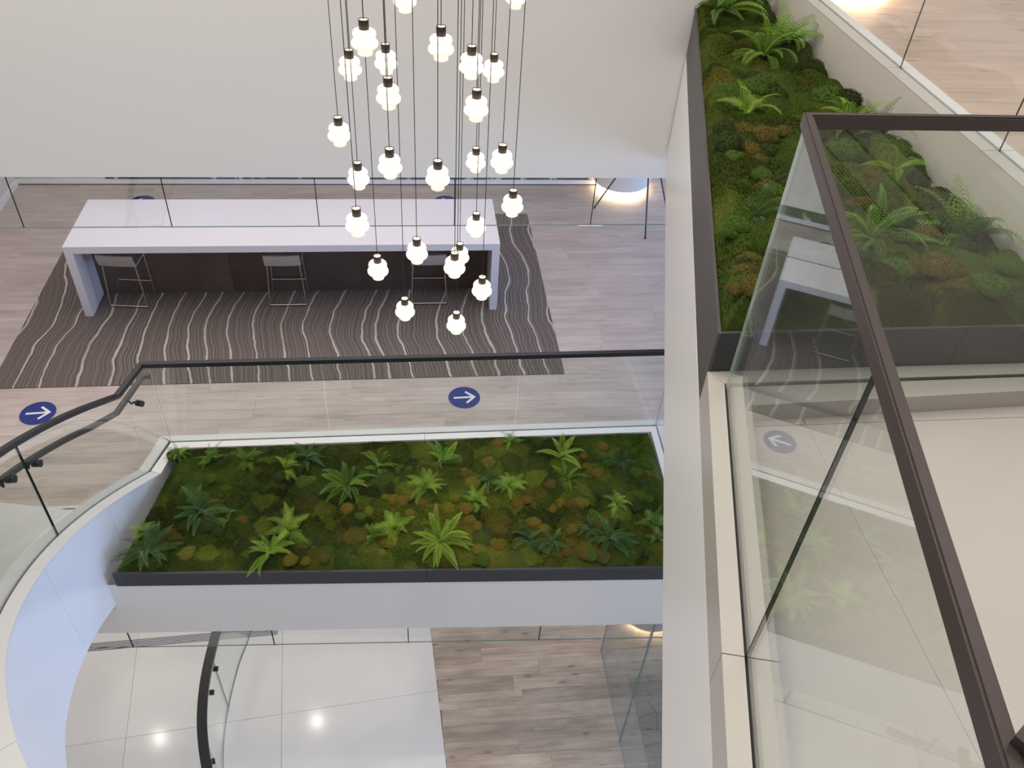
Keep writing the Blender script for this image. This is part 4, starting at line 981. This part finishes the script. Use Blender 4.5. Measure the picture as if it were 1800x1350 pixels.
F2 = [(312,797,'lacy','mid',.17,7,'lacy fern in the back left corner of the lower planter'),
 (372,805,'lacy','mid',.21,8,'lacy fern by the lower kerb, second from the back left corner'),
 (436,808,'lacy','mid',.20,7,'lacy fern by the lower kerb, third from the back left corner'),
 (503,820,'lacy','bright',.20,7,'brighter lacy fern left of the dark fern by the lower kerb'),
 (541,805,'sword','deep',.24,12,'dark spiky fern by the lower kerb in the left half'),
 (611,850,'sword','mid',.30,14,'star shaped sword fern in the left half of the lower planter'),
 (665,815,'sword','mid',.24,12,'bushy sword fern behind the star shaped one, near the lower kerb'),
 (777,811,'sword','mid',.27,11,'upright green sword fern near the middle of the lower kerb'),
 (749,860,'lacy','bright',.24,8,'light lacy fern in the centre of the lower planter, below the upright fern'),
 (858,845,'sword','deep',.20,10,'small dark fern among light lacy ferns right of centre'),
 (838,878,'lacy','bright',.20,8,'light lacy fern in front of the small dark fern, right of centre'),
 (896,852,'lacy','bright',.20,8,'light lacy fern right of the small dark fern'),
 (897,777,'lacy','mid',.16,7,'small lacy fern overhanging the lower kerb right of centre'),
 (988,804,'sword','bright',.27,12,'bright sword fern near the lower kerb at the right'),
 (1000,838,'sword','mid',.21,8,'sparse broad fern just in front of the bright sword fern at the right'),
 (1090,806,'sword','blue',.24,12,'dusky fern beside the orange mound near the back right corner'),
 (1083,888,'lacy','bright',.17,7,'small light lacy fern near the right end, middle depth'),
 (1147,920,'lacy','mid',.19,7,'lacy fern against the right end of the lower planter'),
 (1152,950,'lacy','mid',.14,6,'small lacy fern at the right end, just in front of another lacy fern'),
 (1038,930,'sword','blue',.19,9,'small dusky fern at the front right, behind a larger dusky fern'),
 (1069,955,'sword','deep',.25,13,'large dusky fern at the front right of the lower planter'),
 (930,955,'sword','blue',.22,10,'dusky fern with orange mounds at the front, right of centre'),
 (969,960,'sword','blue',.21,8,'dusky fern at the front, immediately right of another dusky fern'),
 (774,958,'sword','lime',.33,17,'brightest yellow green fern spilling over the middle of the front edge'),
 (690,928,'lacy','lime',.24,9,'yellow green lacy fern left of the brightest fern'),
 (655,950,'sword','mid',.18,8,'small green fern at the front, left of the yellow green lacy fern'),
 (508,936,'lacy','bright',.26,9,'bright lacy fern behind the one spilling over the front left edge'),
 (478,978,'sword','bright',.27,13,'bright fern spilling over the front edge at the left'),
 (352,905,'sword','blue',.30,15,'large bluish fern in the left third of the lower planter'),
 (400,916,'sword','bright',.16,3,'few bright fronds just right of the large bluish fern'),
 (253,932,'lacy','mid',.18,7,'lacy fern against the stair wall at the left edge'),
 (262,975,'sword','blue',.29,14,'bluish fern in the front left corner of the lower planter')]
for (u, v, kd, tn, r, nf, lb) in F2:
    p = on(u, v, ZP2); nf += 4 if kd == 'lacy' else 1; fern(p, h2(p.x, p.y) - .01, r, kd, tn, nf, lb, G2, {'mid': 'bright', 'bright': 'lime', 'blue': 'deep', 'deep': 'blue', 'lime': 'bright'}[tn])
F3 = [(1268,48,'sword','mid',.30,17,'big sword fern at the far left corner of the upper planter'),
 (1372,40,'lacy','deep',.24,10,'dark lacy fern in the far right corner of the upper planter'),
 (1384,100,'lacy','mid',.27,19,'dense lacy fern along the white wall of the upper planter'),
 (1336,125,'sword','mid',.30,15,'arching sword fern in the far half of the upper planter'),
 (1312,215,'lacy','bright',.20,9,'light lacy fern behind the brown mounds of the upper planter'),
 (1482,250,'sword','mid',.26,9,'sword fern hanging behind the corner of the brown handrail'),
 (1565,262,'lacy','deep',.24,9,'dark lacy fern against the white wall, seen through the landing glass'),
 (1560,330,'sword','mid',.20,5,'few long fronds in the middle of the upper planter, seen through glass'),
 (1322,400,'sword','deep',.20,8,'dark fern left of the glass corner of the landing'),
 (1520,445,'sword','mid',.26,13,'arching fern just right of the sloping brown handrail'),
 (1690,430,'lacy','mid',.30,13,'wide lacy fern seen through the landing glass'),
 (1785,432,'lacy','deep',.16,7,'lacy fern at the right edge against the white wall')]
for (u, v, kd, tn, r, nf, lb) in F3:
    p = on(u, v, ZP3); p.x = min(p.x, 2.5 - .6 * r); fern(p, h3(p.x, p.y) - .01, r, kd, tn, nf, lb, G3, {'mid': 'bright', 'bright': 'lime', 'blue': 'deep', 'deep': 'mid', 'lime': 'bright'}[tn])
